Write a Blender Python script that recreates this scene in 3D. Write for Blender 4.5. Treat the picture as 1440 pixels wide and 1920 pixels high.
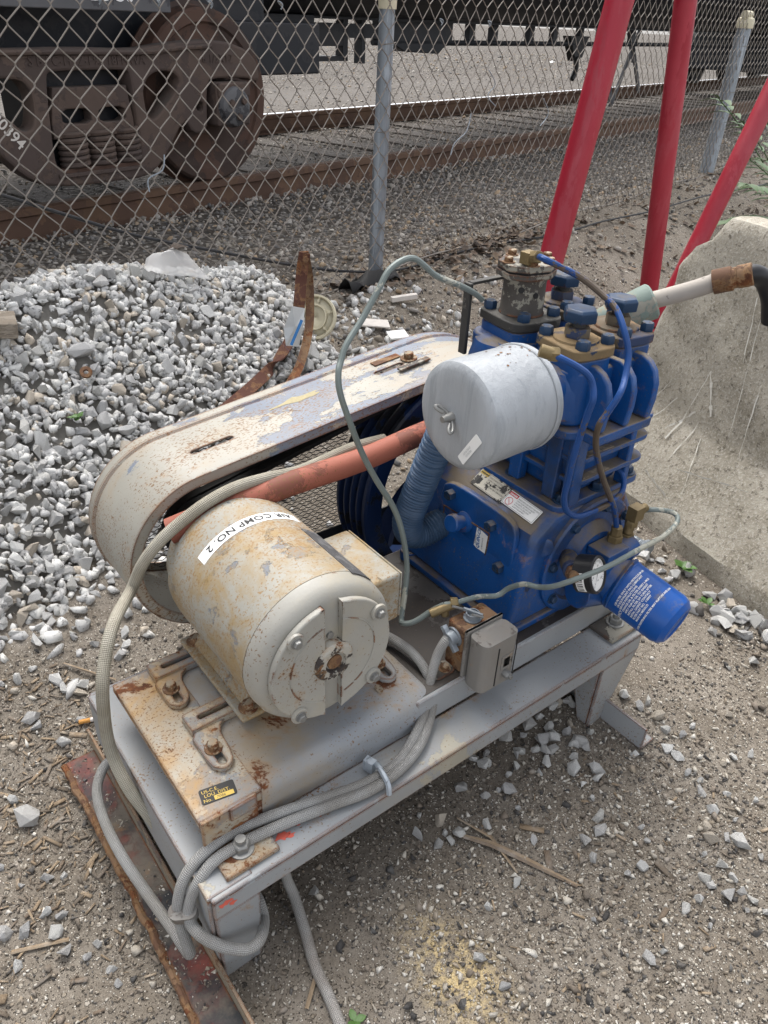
import bpy, bmesh, math, random
import numpy as np
from mathutils import Vector, Matrix, Quaternion
random.seed(7); rng = np.random.default_rng(11)
SC = bpy.context.scene
for o in list(bpy.data.objects): bpy.data.objects.remove(o)

# ------------------------------------------------------------------ camera, world, sun, exposure
cam_d = bpy.data.cameras.new('camera'); cam = bpy.data.objects.new('camera', cam_d); SC.collection.objects.link(cam)
cam_d.sensor_fit = 'VERTICAL'; cam_d.sensor_height = 24.0; cam_d.lens = 24.0*1439.4/1920.0
cam_d.clip_start = 0.02; cam_d.clip_end = 600
_p, _r, _y = math.radians(32.935), math.radians(2.6806), math.radians(38.955)
_f0 = Vector((math.sin(_y), math.cos(_y), 0)); _r0 = Vector((math.cos(_y), -math.sin(_y), 0)); _u0 = Vector((0, 0, 1))
_w = _f0*math.cos(_p)-_u0*math.sin(_p); _u = _u0*math.cos(_p)+_f0*math.sin(_p)
_R = _r0*math.cos(_r)+_u*math.sin(_r); _U = _u*math.cos(_r)-_r0*math.sin(_r)
CAM = Vector((-0.1855, -0.5306, 1.12))
cam.matrix_world = Matrix(((_R.x, _U.x, -_w.x, CAM.x), (_R.y, _U.y, -_w.y, CAM.y), (_R.z, _U.z, -_w.z, CAM.z), (0, 0, 0, 1)))
SC.camera = cam
world = bpy.data.worlds.new('World'); SC.world = world; world.use_nodes = True
_nt = world.node_tree; _bg = _nt.nodes['Background']
_sky = _nt.nodes.new('ShaderNodeTexSky'); _sky.sky_type = 'NISHITA'; _sky.sun_disc = False
SUN_EL, SUN_AZ = math.radians(58), math.radians(20)      # azimuth measured from +y towards +x
_sky.sun_elevation = SUN_EL; _sky.sun_rotation = SUN_AZ
_sky.air_density = 0.6; _sky.dust_density = 3.0; _sky.ozone_density = 0.6
_hs = _nt.nodes.new('ShaderNodeHueSaturation'); _hs.inputs['Saturation'].default_value = .22       # overcast: the cloud layer greys the sky
_nt.links.new(_sky.outputs[0], _hs.inputs['Color']); _nt.links.new(_hs.outputs[0], _bg.inputs[0]); _bg.inputs[1].default_value = 0.15
_sd = bpy.data.lights.new('sun', 'SUN'); _sd.energy = 0.75; _sd.angle = math.radians(50); _sd.color = (1, 0.95, 0.88)
sun = bpy.data.objects.new('sun', _sd); SC.collection.objects.link(sun)
_sv = Vector((math.sin(SUN_AZ)*math.cos(SUN_EL), math.cos(SUN_AZ)*math.cos(SUN_EL), math.sin(SUN_EL)))
sun.rotation_euler = _sv.to_track_quat('Z', 'Y').to_euler(); sun.location = (0, 0, 8)
SC.view_settings.view_transform = 'Standard'; SC.view_settings.look = 'None'
SC.view_settings.exposure = 1.68; SC.view_settings.gamma = 1.0; SC.view_settings.use_curve_mapping = False
SC.cycles.max_bounces = 6

# ------------------------------------------------------------------ object helpers
COL = SC.collection; ORG = {}
def _link(o, parent):
    COL.objects.link(o)
    if parent is not None: o.parent = parent
    ORG[o] = ORG.get(parent, Vector((0, 0, 0)))
    return o
def thing(name, label, cat, loc=(0, 0, 0), group=None, kind=None):
    o = bpy.data.objects.new(name, None); o.empty_display_size = .05
    o.location = loc; COL.objects.link(o); ORG[o] = Vector(loc)
    o['label'] = label; o['category'] = cat
    if group: o['group'] = group
    if kind: o['kind'] = kind
    return o
def tag(o, label, cat, group=None, kind=None):
    o['label'] = label; o['category'] = cat
    if group: o['group'] = group
    if kind: o['kind'] = kind
    return o

class MB:
    """collects geometry in world coordinates"""
    def __init__(s, M=None): s.v = []; s.f = []; s.uv = {}; s.M = M
    def add(s, vs, fs):
        o = len(s.v); s.v += [tuple(v) for v in vs]; s.f += [tuple(i+o for i in f) for f in fs]; return s
    def box(s, x0, x1, y0, y1, z0, z1):
        return s.add([(x0,y0,z0),(x1,y0,z0),(x1,y1,z0),(x0,y1,z0),(x0,y0,z1),(x1,y0,z1),(x1,y1,z1),(x0,y1,z1)],
                     [(3,2,1,0),(4,5,6,7),(0,1,5,4),(1,2,6,5),(2,3,7,6),(3,0,4,7)])
    def obox(s, c, ax, hs):
        c = Vector(c); A = [Vector(a).normalized()*h for a, h in zip(ax, hs)]
        vs = [c+A[0]*i+A[1]*j+A[2]*k for k in (-1,1) for j in (-1,1) for i in (-1,1)]
        return s.add(vs, [(2,3,1,0),(4,5,7,6),(0,1,5,4),(1,3,7,5),(3,2,6,7),(2,0,4,6)])
    def ring_loft(s, rings, caps=True, closed=True):
        o = len(s.v); n = len(rings[0])
        for r in rings: s.v += [tuple(p) for p in r]
        for i in range(len(rings)-1):
            for j in range(n if closed else n-1):
                k = (j+1) % n
                s.f.append((o+i*n+j, o+i*n+k, o+(i+1)*n+k, o+(i+1)*n+j))
        if caps:
            s.f.append(tuple(o+j for j in reversed(range(n)))); e = o+(len(rings)-1)*n
            s.f.append(tuple(e+j for j in range(n)))
        return s
    def lathe(s, prof, origin, axis, n=32, caps=True):
        """prof: list of (distance along axis, radius)"""
        w = Vector(axis).normalized(); u = w.orthogonal().normalized(); v = w.cross(u); o = Vector(origin)
        rings = [[o+w*a+(u*math.cos(2*math.pi*j/n)+v*math.sin(2*math.pi*j/n))*max(r, 1e-5) for j in range(n)] for a, r in prof]
        return s.ring_loft(rings, caps)
    def cyl(s, p0, p1, r, n=20, r1=None):
        p0 = Vector(p0); p1 = Vector(p1); d = p1-p0
        return s.lathe([(0, r), (d.length, r if r1 is None else r1)], p0, d, n)
    def hexa(s, p, axis, r, h, r1=None):
        p = Vector(p); return s.lathe([(0, r), (h*.8, r), (h, r*.86 if r1 is None else r1)], p, axis, 6)
    def tube(s, pts, r, n=8, sub=6, caps=True, rf=None, closed=False):
        P = smooth(pts, sub, closed) if sub > 1 else [Vector(p) for p in pts]
        T = [(P[min(i+1, len(P)-1)]-P[max(i-1, 0)]).normalized() for i in range(len(P))]
        u = T[0].orthogonal().normalized(); rings = []; L = 0; o = len(s.v); Ls = []
        for i, p in enumerate(P):
            if i: L += (P[i]-P[i-1]).length
            Ls.append(L); u = (u-T[i]*u.dot(T[i])).normalized(); v = T[i].cross(u)
            rr = rf(L) if rf else r
            rings.append([p+(u*math.cos(2*math.pi*j/n)+v*math.sin(2*math.pi*j/n))*rr for j in range(n)])
        f0 = len(s.f); s.ring_loft(rings, caps)
        k = f0
        for i in range(len(P)-1):
            for j in range(n):
                s.uv[k] = ((Ls[i], j/n), (Ls[i], (j+1)/n), (Ls[i+1], (j+1)/n), (Ls[i+1], j/n)); k += 1
        return s
    def prism(s, poly, o, U, V, W):
        """poly in (u,v) extruded by vector W from origin o"""
        o = Vector(o); U = Vector(U); V = Vector(V); W = Vector(W)
        a = [o+U*p[0]+V*p[1] for p in poly]
        if U.cross(V).dot(W) < 0: a.reverse()
        return s.ring_loft([a, [p+W for p in a]], True)
    def quad(s, a, b, c, d): return s.add([a, b, c, d], [(0,1,2,3)])
    def mesh(s, name, org=Vector((0,0,0)), smooth=True, angle=35):
        me = bpy.data.meshes.new(name)
        vs = [Vector(v) for v in s.v]
        if s.M is not None: vs = [s.M @ v for v in vs]
        me.from_pydata([tuple(v-org) for v in vs], [], s.f)
        if s.uv:
            ul = me.uv_layers.new(name='UVMap')
            for k, q in s.uv.items():
                pl = me.polygons[k]
                for li, uv in zip(pl.loop_indices, q): ul.data[li].uv = uv
        me.validate()
        if smooth:
            me.polygons.foreach_set('use_smooth', [True]*len(me.polygons)); me.set_sharp_from_angle(angle=math.radians(angle))
        return me
    def build(s, name, mat, parent=None, bevel=0, seg=2, label=None, smooth=True, angle=35, org=None):
        g = ORG.get(parent, Vector((0,0,0))) if org is None else Vector(org)
        me = s.mesh(name, g, smooth, angle); me.materials.append(mat)
        o = bpy.data.objects.new(name, me); _link(o, parent)
        if parent is None: o.location = g; ORG[o] = Vector(g)
        if bevel:
            m = o.modifiers.new('bevel', 'BEVEL'); m.width = bevel; m.segments = seg; m.limit_method = 'ANGLE'; m.angle_limit = math.radians(38)
            m.harden_normals = True; m.use_clamp_overlap = True
        if label: o['label'] = label
        return o
def smooth(pts, sub, closed=False):
    P = [Vector(p) for p in pts]; out = []; n = len(P)
    rng_ = range(n) if closed else range(n-1)
    for i in rng_:
        if closed: a, b, c, d = P[(i-1) % n], P[i], P[(i+1) % n], P[(i+2) % n]
        else: a, b, c, d = P[max(i-1, 0)], P[i], P[i+1], P[min(i+2, n-1)]
        for k in range(sub):
            t = k/sub
            out.append(.5*((2*b)+(c-a)*t+(2*a-5*b+4*c-d)*t*t+(3*b-a-3*c+d)*t**3))
    out.append(P[0] if closed else P[-1]); return out
def rrect(w, h, r, n=5, cx=0, cy=0):
    out = []
    for qx, qy, a0 in ((1,1,0),(-1,1,90),(-1,-1,180),(1,-1,270)):
        for k in range(n+1):
            a = math.radians(a0+90*k/n); out.append((cx+qx*(w/2-r)+r*math.cos(a), cy+qy*(h/2-r)+r*math.sin(a)))
    return out
def oval(w, h, n=8, cx=0, cy=0): return rrect(w, h, min(w, h)/2*.999, n, cx, cy)
def plate_holes(outer, holes, thick, o, U, V, bev=0.0):
    """flat plate with real holes, as an MB; thickness along U x V"""
    cu = bpy.data.curves.new('tmp', 'CURVE'); cu.dimensions = '2D'; cu.fill_mode = 'BOTH'; cu.extrude = thick/2-bev; cu.bevel_depth = bev; cu.bevel_resolution = 1; cu.offset = -bev
    for poly in [outer]+holes:
        sp = cu.splines.new('POLY'); sp.points.add(len(poly)-1)
        for p, q in zip(sp.points, poly): p.co = (q[0], q[1], 0, 1)
        sp.use_cyclic_u = True
    ob = bpy.data.objects.new('tmp', cu); me = bpy.data.meshes.new_from_object(ob)
    o = Vector(o); U = Vector(U).normalized(); V = Vector(V).normalized(); W = U.cross(V)
    m = MB(); m.add([o+U*v.co.x+V*v.co.y+W*(v.co.z+thick/2) for v in me.vertices], [tuple(p.vertices) for p in me.polygons])
    bpy.data.objects.remove(ob); bpy.data.curves.remove(cu); bpy.data.meshes.remove(me); return m
def text_geo(body, size, bold=0.0, ext=0.0, align='LEFT', shear=0.0, space=1.0):
    cu = bpy.data.curves.new('tmp', 'FONT'); cu.body = body; cu.size = size; cu.offset = bold; cu.extrude = ext; cu.align_x = align; cu.shear = shear
    cu.resolution_u = 3; cu.space_character = space
    ob = bpy.data.objects.new('tmp', cu); me = bpy.data.meshes.new_from_object(ob)
    vs = [tuple(v.co) for v in me.vertices]; fs = [tuple(p.vertices) for p in me.polygons]
    bpy.data.objects.remove(ob); bpy.data.curves.remove(cu); bpy.data.meshes.remove(me); return vs, fs
def text_flat(m, body, size, o, U, V, lift=.0004, **k):
    vs, fs = text_geo(body, size, **k); o = Vector(o); U = Vector(U).normalized(); V = Vector(V).normalized(); W = U.cross(V).normalized()
    m.add([o+U*v[0]+V*v[1]+W*(v[2]+lift) for v in vs], fs); return m
MESH_CACHE = {}
def bolt_mesh(key, r, h, washer=0, stud=0, hexn=6):
    if key not in MESH_CACHE:
        m = MB(); z = 0
        if washer: m.lathe([(0, r*washer), (h*.18, r*washer), (h*.22, r*washer*.92)], (0,0,0), (0,0,1), 18); z = h*.2
        m.lathe([(z, r*.98), (z+h*.08, r), (z+h*.8, r), (z+h, r*.85)], (0,0,0), (0,0,1), hexn)
        if stud: m.cyl((0,0,z+h), (0,0,z+h+stud), r*.55, 12)
        MESH_CACHE[key] = m.mesh(key, angle=30)
    return MESH_CACHE[key]
def put(name, me, mat, parent, loc, axis=(0,0,1), rot=0.0, scale=1.0):
    me2 = MESH_CACHE.setdefault((me.name, mat.name), me.copy())
    if not me2.materials: me2.materials.append(mat)
    o = bpy.data.objects.new(name, me2); COL.objects.link(o)
    g = ORG.get(parent, Vector((0,0,0))); o.parent = parent; ORG[o] = g
    o.location = Vector(loc)-g; o.rotation_mode = 'QUATERNION'
    o.rotation_quaternion = Vector((0,0,1)).rotation_difference(Vector(axis).normalized()) @ Quaternion((0,0,1), rot)
    o.scale = (scale,)*3
    return o

# ------------------------------------------------------------------ materials
def nodes(name):
    m = bpy.data.materials.new(name); m.use_nodes = True; nt = m.node_tree; nt.nodes.clear()
    out = nt.nodes.new('ShaderNodeOutputMaterial'); b = nt.nodes.new('ShaderNodeBsdfPrincipled'); nt.links.new(b.outputs[0], out.inputs[0])
    return m, nt, b
class G:
    def __init__(s, nt): s.nt = nt; s.tc = nt.nodes.new('ShaderNodeTexCoord')
    def n(s, t, **k):
        x = s.nt.nodes.new(t)
        for a, v in k.items(): setattr(x, a, v)
        return x
    def L(s, a, b): s.nt.links.new(a, b)
    def set(s, sock, v):
        if hasattr(v, 'links'): s.L(v, sock)
        elif isinstance(v, (tuple, list)) and len(v) == 3 and sock.type == 'RGBA': sock.default_value = (*v, 1)
        else: sock.default_value = v
    def vec(s, scale=(1,1,1), kind='Object'):
        mp = s.n('ShaderNodeMapping'); s.L(s.tc.outputs[kind], mp.inputs[0]); mp.inputs['Scale'].default_value = scale; return mp.outputs[0]
    def noise(s, scale, detail=6, rough=.6, dist=0, vec=None, col=False):
        x = s.n('ShaderNodeTexNoise'); s.L(vec or s.tc.outputs['Object'], x.inputs['Vector'])
        x.inputs['Scale'].default_value = scale; x.inputs['Detail'].default_value = detail; x.inputs['Roughness'].default_value = rough; x.inputs['Distortion'].default_value = dist
        return x.outputs['Color' if col else 'Fac']
    def voro(s, scale, feature='F1', out='Distance', vec=None, rnd=1):
        x = s.n('ShaderNodeTexVoronoi', feature=feature); s.L(vec or s.tc.outputs['Object'], x.inputs['Vector']); x.inputs['Scale'].default_value = scale; x.inputs['Randomness'].default_value = rnd
        return x.outputs[out]
    def step(s, v, a, b, lo=0., hi=1.):
        x = s.n('ShaderNodeMapRange'); x.interpolation_type = 'SMOOTHSTEP'; s.set(x.inputs[0], v)
        for i, q in enumerate((a, b, lo, hi)): x.inputs[1+i].default_value = q
        return x.outputs[0]
    def math(s, op, a, b=0.0):
        x = s.n('ShaderNodeMath', operation=op); s.set(x.inputs[0], a); s.set(x.inputs[1], b); return x.outputs[0]
    def mix(s, f, a, b, blend='MIX'):
        x = s.n('ShaderNodeMix', data_type='RGBA', blend_type=blend); s.set(x.inputs[0], f); s.set(x.inputs[6], a); s.set(x.inputs[7], b); return x.outputs[2]
    def ramp(s, v, stops):
        x = s.n('ShaderNodeValToRGB'); s.set(x.inputs[0], v); e = x.color_ramp.elements
        while len(e) < len(stops): e.new(.5)
        for q, (p, c) in zip(e, stops): q.position = p; q.color = (*c, 1)
        return x.outputs[0]
    def bump(s, h, dist, strength=1.0, nrm=None):
        x = s.n('ShaderNodeBump'); s.set(x.inputs['Height'], h); x.inputs['Distance'].default_value = dist; x.inputs['Strength'].default_value = strength
        if nrm is not None: s.L(nrm, x.inputs['Normal'])
        return x.outputs[0]
    def edge(s, radius):
        bv = s.n('ShaderNodeBevel'); bv.samples = 4; bv.inputs[0].default_value = radius
        ge = s.n('ShaderNodeNewGeometry'); d = s.n('ShaderNodeVectorMath', operation='DOT_PRODUCT'); s.L(bv.outputs[0], d.inputs[0]); s.L(ge.outputs['Normal'], d.inputs[1])
        return s.step(d.outputs['Value'], .995, .93)
    def up(s):
        ge = s.n('ShaderNodeNewGeometry'); x = s.n('ShaderNodeSeparateXYZ'); s.L(ge.outputs['Normal'], x.inputs[0]); return x.outputs[2]
RUST = [(.25, (.035,.014,.008)), (.5, (.13,.045,.016)), (.75, (.30,.13,.045))]
def paint(name, c1, c2=None, amt=.5, sc=5, rust=0.0, rsc=9, edge=0.0, rough=.5, dust=None, dustamt=.5, stain=None, stainamt=.4, speck=0.0, bump=.0006, metal=0.0, stretch=(1,1,1), spec=.4, speckc=(.17,.085,.03), bias=None, sr=(.45,.72)):
    """weathered paint: c1 over c2 in flaked patches, rust in blotches and along edges, dust on upward faces, fine specks"""
    m, nt, b = nodes(name); g = G(nt); off = random.random()*50
    mp = g.n('ShaderNodeMapping'); g.L(g.tc.outputs['Object'], mp.inputs[0]); mp.inputs['Location'].default_value = (off, off*.7, -off); mp.inputs['Scale'].default_value = stretch; V = mp.outputs[0]
    tone = g.noise(3, 4, .6, 0, V); col = g.mix(g.step(tone, .3, .7), tuple(x*.86 for x in c1), tuple(min(1, x*1.1) for x in c1)); h = None; rg = rough
    if c2:
        k = g.noise(sc, 9, .68, .2, V)
        if bias: sx = g.n('ShaderNodeSeparateXYZ'); g.L(g.tc.outputs['Object'], sx.inputs[0]); k = g.math('ADD', k, g.step(sx.outputs[bias[0]], bias[1], bias[2], bias[3], bias[4]))
        msk = g.step(k, .5-(amt-.5)*.45-.008, .5-(amt-.5)*.45+.008)
        inv = g.math('SUBTRACT', 1.0, msk); t2 = g.noise(sc*2, 5, .6, 0, V)
        col = g.mix(inv, col, g.mix(g.step(t2, .35, .65), tuple(x*.85 for x in c2), c2)); h = msk
    if stain:
        k = g.noise(sc*.8, 7, .7, .4, V); col = g.mix(g.math('MULTIPLY', g.step(k, sr[0], sr[1]), stainamt), col, stain)
    if dust:
        k = g.noise(14, 6, .7, 0, V); f = g.math('MULTIPLY', g.step(g.up(), .35, .85), g.step(k, .62-dustamt*.5, .75-dustamt*.25)); col = g.mix(f, col, dust); rg = g.math('ADD', g.math('MULTIPLY', f, .4), rough)
    if speck:
        k = g.noise(260, 3, .6, 0, V); k2 = g.noise(7, 4, .6, 0, V)
        f = g.step(g.math('ADD', k, g.math('MULTIPLY', g.math('SUBTRACT', k2, .5), .55)), .66-speck*.2, .72-speck*.2); col = g.mix(g.math('MULTIPLY', f, .85), col, speckc)
    if rust or edge:
        k = g.noise(rsc, 9, .72, .3, V); t = .68-rust*.3
        msk = g.step(k, t, t+.035)
        if edge:
            e = g.edge(.006); k2 = g.noise(28, 6, .7, 0, V); me_ = g.step(g.math('MULTIPLY', e, k2), .62-edge*.42, .66-edge*.42); msk = g.math('MAXIMUM', msk, me_)
        rc = g.ramp(g.noise(45, 6, .75, 0, V), RUST); halo = g.step(k, t-.07, t+.02)
        col = g.mix(g.math('MULTIPLY', halo, .45 if rust else 0.0), col, (.33,.19,.08)); col = g.mix(msk, col, rc)
        rg = g.math('MAXIMUM', rg, g.math('MULTIPLY', msk, .85)); hh = g.math('SUBTRACT', 1.0, msk); h = g.math('MULTIPLY', h, hh) if h is not None else hh
    g.set(b.inputs['Base Color'], col); g.set(b.inputs['Roughness'], rg); b.inputs['Metallic'].default_value = metal; b.inputs['Specular IOR Level'].default_value = spec
    fine = g.noise(220, 4, .6, 0, V); wob = g.noise(35, 3, .5, 0, V); hs = g.math('ADD', g.math('MULTIPLY', fine, .25), g.math('MULTIPLY', wob, .5))
    if h is not None: hs = g.math('ADD', hs, g.math('MULTIPLY', h, .6))
    g.L(g.bump(hs, bump), b.inputs['Normal']); return m
def plain(name, c, rough=.5, metal=0., spec=.4, var=.15, bump=0.0, vs=60):
    m, nt, b = nodes(name); g = G(nt); k = g.noise(vs, 5, .6)
    g.set(b.inputs['Base Color'], g.mix(k, tuple(x*(1-var) for x in c), tuple(min(1, x*(1+var)) for x in c))); b.inputs['Roughness'].default_value = rough; b.inputs['Metallic'].default_value = metal; b.inputs['Specular IOR Level'].default_value = spec
    if bump: g.L(g.bump(k, bump), b.inputs['Normal'])
    return m
def braid_mat(name, c, dirt):
    m, nt, b = nodes(name); g = G(nt); x = g.n('ShaderNodeSeparateXYZ'); g.L(g.tc.outputs['UV'], x.inputs[0])
    U = g.math('MULTIPLY', x.outputs[0], 2*math.pi*210); V = g.math('MULTIPLY', x.outputs[1], 2*math.pi*10)
    a = g.math('SINE', g.math('ADD', U, V)); bb = g.math('SINE', g.math('SUBTRACT', U, V)); w = g.math('ADD', g.math('MULTIPLY', g.math('MULTIPLY', a, bb), .5), .5)
    k = g.noise(9, 5, .65); col = g.mix(g.step(k, .35, .65), c, dirt); col = g.mix(g.step(w, .05, .75), g.mix(.5, col, (.06,.055,.05)), col)
    g.set(b.inputs['Base Color'], col); b.inputs['Roughness'].default_value = .62; g.L(g.bump(w, .0011), b.inputs['Normal']); return m
def rock_mat(name, cols, speck=.5, sscale=160, rough=.85):
    m, nt, b = nodes(name); g = G(nt); ge = g.n('ShaderNodeNewGeometry'); oi = g.n('ShaderNodeObjectInfo')
    r = g.math('FRACT', g.math('ADD', ge.outputs['Random Per Island'], g.math('MULTIPLY', oi.outputs['Random'], 7.3)))
    st = [(i/(len(cols)), c) for i, c in enumerate(cols)]; x = g.ramp(r, st); x.node.color_ramp.interpolation = 'CONSTANT'
    k = g.noise(sscale, 3, .7); k2 = g.noise(30, 4, .6); col = g.mix(g.math('MULTIPLY', g.step(k, .52, .66), speck), x, (.07,.07,.07)); col = g.mix(g.math('MULTIPLY', g.step(k2, .45, .75), .35), col, g.mix(.5, x, (.75,.74,.7)))
    g.set(b.inputs['Base Color'], col); b.inputs['Roughness'].default_value = rough; g.L(g.bump(g.math('ADD', k, k2), .0012), b.inputs['Normal']); return m

M = {}
GREY = (.285,.297,.305); BEIGE = (.40,.375,.31); BLUE = (.005,.066,.245)
M['grey'] = paint('grey_paint', GREY, BEIGE, .72, 4, rust=.16, edge=.62, rough=.5, stain=(.36,.31,.22), stainamt=.45, speck=.12)
M['grey_far'] = paint('grey_paint_clean', GREY, None, rust=.12, edge=.5, rough=.42, stain=(.36,.32,.25), stainamt=.4, speck=.1)
M['pan'] = paint('pan_paint', (.275,.293,.312), (.36,.33,.26), .72, 3.2, rust=.27, rsc=9, edge=.35, rough=.42, stain=(.34,.24,.11), stainamt=.7, speck=.2)
M['tray'] = paint('rusty_beige_paint', (.345,.32,.265), (.24,.25,.255), .62, 7, rust=.36, rsc=15, edge=.75, rough=.6, sr=(.40,.62), stain=(.38,.225,.075), stainamt=.9, speck=.5)
M['grime'] = paint('oily_floor', (.05,.042,.036), (.11,.10,.09), .7, 7, rough=.45, speck=.1)
M['motor'] = paint('motor_paint', (.305,.297,.260), (.19,.215,.25), .74, 19, rust=.0, rough=.6, sr=(.40,.66), stain=(.30,.21,.095), stainamt=1.0, speck=.6, speckc=(.26,.16,.07), bump=.001)
M['bell'] = paint('bell_paint', (.335,.325,.29), (.19,.20,.225), .9, 12, rust=.06, rsc=14, edge=.22, rough=.5, stain=(.42,.34,.2), stainamt=.3, speck=.15, bump=.0012)
M['guard'] = paint('guard_paint', bias=(0,-.28,-.05,.16,-.03), c1=(.325,.312,.27), c2=(.185,.215,.265), amt=.54, sc=8, rust=.09, rsc=18, edge=.6, rough=.5, stain=(.36,.24,.12), stainamt=.4, speck=.4, stretch=(.7,1.2,1.2))
M['blue'] = paint('blue_paint', BLUE, (.012,.03,.09), .85, 6, rust=.05, rsc=12, edge=.12, rough=.36, dust=(.15,.12,.085), dustamt=.62, stain=(.035,.04,.05), stainamt=.85, speck=.08, speckc=(.12,.10,.08), bump=.0016, spec=.5)
M['blue_dirty'] = paint('blue_dirty_paint', (.022,.04,.10), (.14,.11,.07), .6, 9, rust=.2, rsc=14, edge=.3, rough=.6, dust=(.13,.10,.07), dustamt=.6, stain=(.07,.065,.06), stainamt=.6)
M['ochre'] = paint('ochre_grimed_plate', (.19,.135,.07), (.02,.04,.09), .62, 16, rust=.2, rsc=16, rough=.7, dust=(.20,.14,.075), dustamt=.6)
M['black_grime'] = paint('black_grimed_iron', (.045,.043,.04), (.13,.12,.105), .75, 9, rough=.6, dust=(.13,.12,.10), dustamt=.3)
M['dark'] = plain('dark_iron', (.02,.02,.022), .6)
M['belt'] = plain('black_rubber', (.012,.012,.012), .6)
M['bolt_blue'] = paint('bolt_blue_paint', (.010,.036,.085), (.04,.04,.045), .72, 30, rough=.45, edge=.2, dust=(.11,.10,.09), dustamt=.35)
M['bolt_grey'] = plain('zinc_bolt', (.27,.27,.26), .5, .6, bump=.0003)
M['bolt_rust'] = paint('rusty_bolt', (.14,.075,.042), (.33,.28,.21), .45, 60, rust=.35, rough=.85)
M['canister'] = paint('canister_paint', (.345,.365,.385), None, .84, 16, rust=.0, rough=.36, speck=.0, sr=(.5,.62), stain=(.25,.272,.29), stainamt=.55, bump=.003, stretch=(3.2,3.2,.32))
M['filter'] = paint('filter_blue', (.003,.082,.36), None, rough=.34, stain=(.01,.06,.22), stainamt=.5, dust=(.16,.14,.11), dustamt=.12, bump=.0004)
M['white'] = plain('white_print', (.8,.8,.78), .6, var=.03)
M['ink'] = plain('black_print', (.015,.015,.015), .6, var=0)
M['inkgrey'] = plain('grey_print', (.35,.37,.38), .6, var=0)
M['yellow'] = plain('yellow_print', (.55,.38,.06), .5, var=.1)
M['redink'] = plain('red_print', (.55,.03,.04), .5, var=.1)
M['blueink'] = plain('blue_print', (.01,.12,.35), .5, var=0)
M['label_dirty'] = paint('grimed_label', (.62,.58,.48), (.06,.055,.05), .55, 40, rough=.6)
M['tarnish'] = paint('tarnished_beige_iron', (.27,.255,.21), (.07,.062,.054), .45, 12, rust=.15, rough=.65, edge=.4)
M['brass'] = plain('dull_brass', (.20,.15,.075), .5, .5, var=.35, bump=.0003)
M['galv'] = paint('galvanised', (.36,.40,.44), (.27,.30,.33), .5, 9, rough=.45, metal=.35, stretch=(3,3,.25))
M['wire'] = plain('galvanised_wire', (.235,.21,.185), .5, .35, var=.35, vs=12)
M['steel_tube'] = paint('weathered_tube', (.17,.20,.19), (.40,.40,.34), .62, 9, rough=.5, metal=.2)
M['tube_blue'] = paint('blue_tube', (.008,.055,.21), (.10,.075,.055), .62, 8, rough=.4, metal=.1)
M['braid_cream'] = braid_mat('cream_braid', (.46,.43,.35), (.33,.30,.23))
M['braid_grey'] = braid_mat('grey_braid', (.37,.37,.36), (.27,.26,.24))
M['braid_silver'] = braid_mat('silver_braid', (.42,.41,.39), (.31,.28,.25))
M['hose'] = paint('brick_red_rubber', (.31,.10,.065), (.22,.075,.05), .7, 8, rough=.7, speck=.35)
M['corr'] = plain('blue_hose_plastic', (.045,.085,.15), .42, var=.2)
M['verdigris'] = paint('verdigris', (.20,.255,.225), (.30,.29,.24), .6, 14, rough=.7, rust=.1)
M['pipe'] = paint('grey_pipe', (.38,.345,.305), (.28,.25,.22), .7, 9, rough=.7)
M['rust'] = paint('rusted_steel', (.12,.062,.036), (.21,.125,.07), .55, 18, rust=.5, rsc=22, rough=.85, bump=.0012)
M['rust_bar'] = paint('rusted_bar', (.085,.032,.02), (.17,.075,.04), .6, 16, rust=.3, rsc=20, rough=.85, bump=.0012)
M['redpaint_plate'] = paint('red_flaked_plate', (.075,.026,.022), (.03,.032,.036), .42, 11, rust=.18, rsc=12, edge=.6, rough=.7, dust=(.16,.14,.115), dustamt=.5, stain=(.33,.07,.05), stainamt=.7)
M['angle'] = paint('beige_angle', (.30,.265,.20), (.17,.17,.16), .7, 7, rust=.3, edge=.8, rough=.65, speck=.3)
M['black_plastic'] = plain('black_plastic', (.014,.014,.016), .4)
M['switch'] = paint('switch_grey', (.205,.195,.18), (.14,.125,.11), .66, 8, rough=.5, rust=.05, stain=(.20,.16,.12), stainamt=.4)
M['coral'] = plain('coral_paint', (.65,.13,.09), .6, var=.2)
M['redpost'] = paint('red_post_paint', (.34,.012,.03), (.38,.03,.05), .6, 2.5, rough=.45, stain=(.47,.10,.12), stainamt=.35, stretch=(2,2,.5), bump=.0004, spec=.45)
M['rail_rust'] = paint('rail_rust', (.11,.065,.045), (.16,.095,.06), .5, 5, rough=.85)
M['rail_shine'] = plain('rail_polished', (.45,.46,.48), .3, .9)
M['tie'] = paint('tie_wood', (.075,.06,.048), (.12,.105,.09), .5, 5, rough=.9, stretch=(1,8,8), bump=.006)
M['truck'] = paint('truck_iron', (.078,.056,.048), (.105,.073,.058), .55, 4, rough=.8, rust=.0, dust=(.085,.07,.06), dustamt=.4, bump=.002)
M['wheel'] = paint('wheel_rust', (.085,.046,.032), (.06,.038,.03), .5, 4, rough=.75, bump=.001)
M['carblack'] = paint('car_black', (.010,.012,.017), (.022,.022,.026), .6, 3, rough=.5, spec=.35)
M['cargrey'] = paint('sill_grey', (.10,.10,.105), (.06,.06,.066), .6, 3, rough=.6)
M['cable'] = plain('black_cable', (.012,.012,.014), .45)
M['granite'] = rock_mat('granite', [(.57,.565,.54), (.51,.505,.49), (.62,.615,.59), (.44,.435,.425), (.54,.53,.495), (.48,.475,.465), (.59,.585,.565), (.49,.43,.35), (.66,.655,.63), (.52,.51,.49)], .75, 95)
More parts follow.
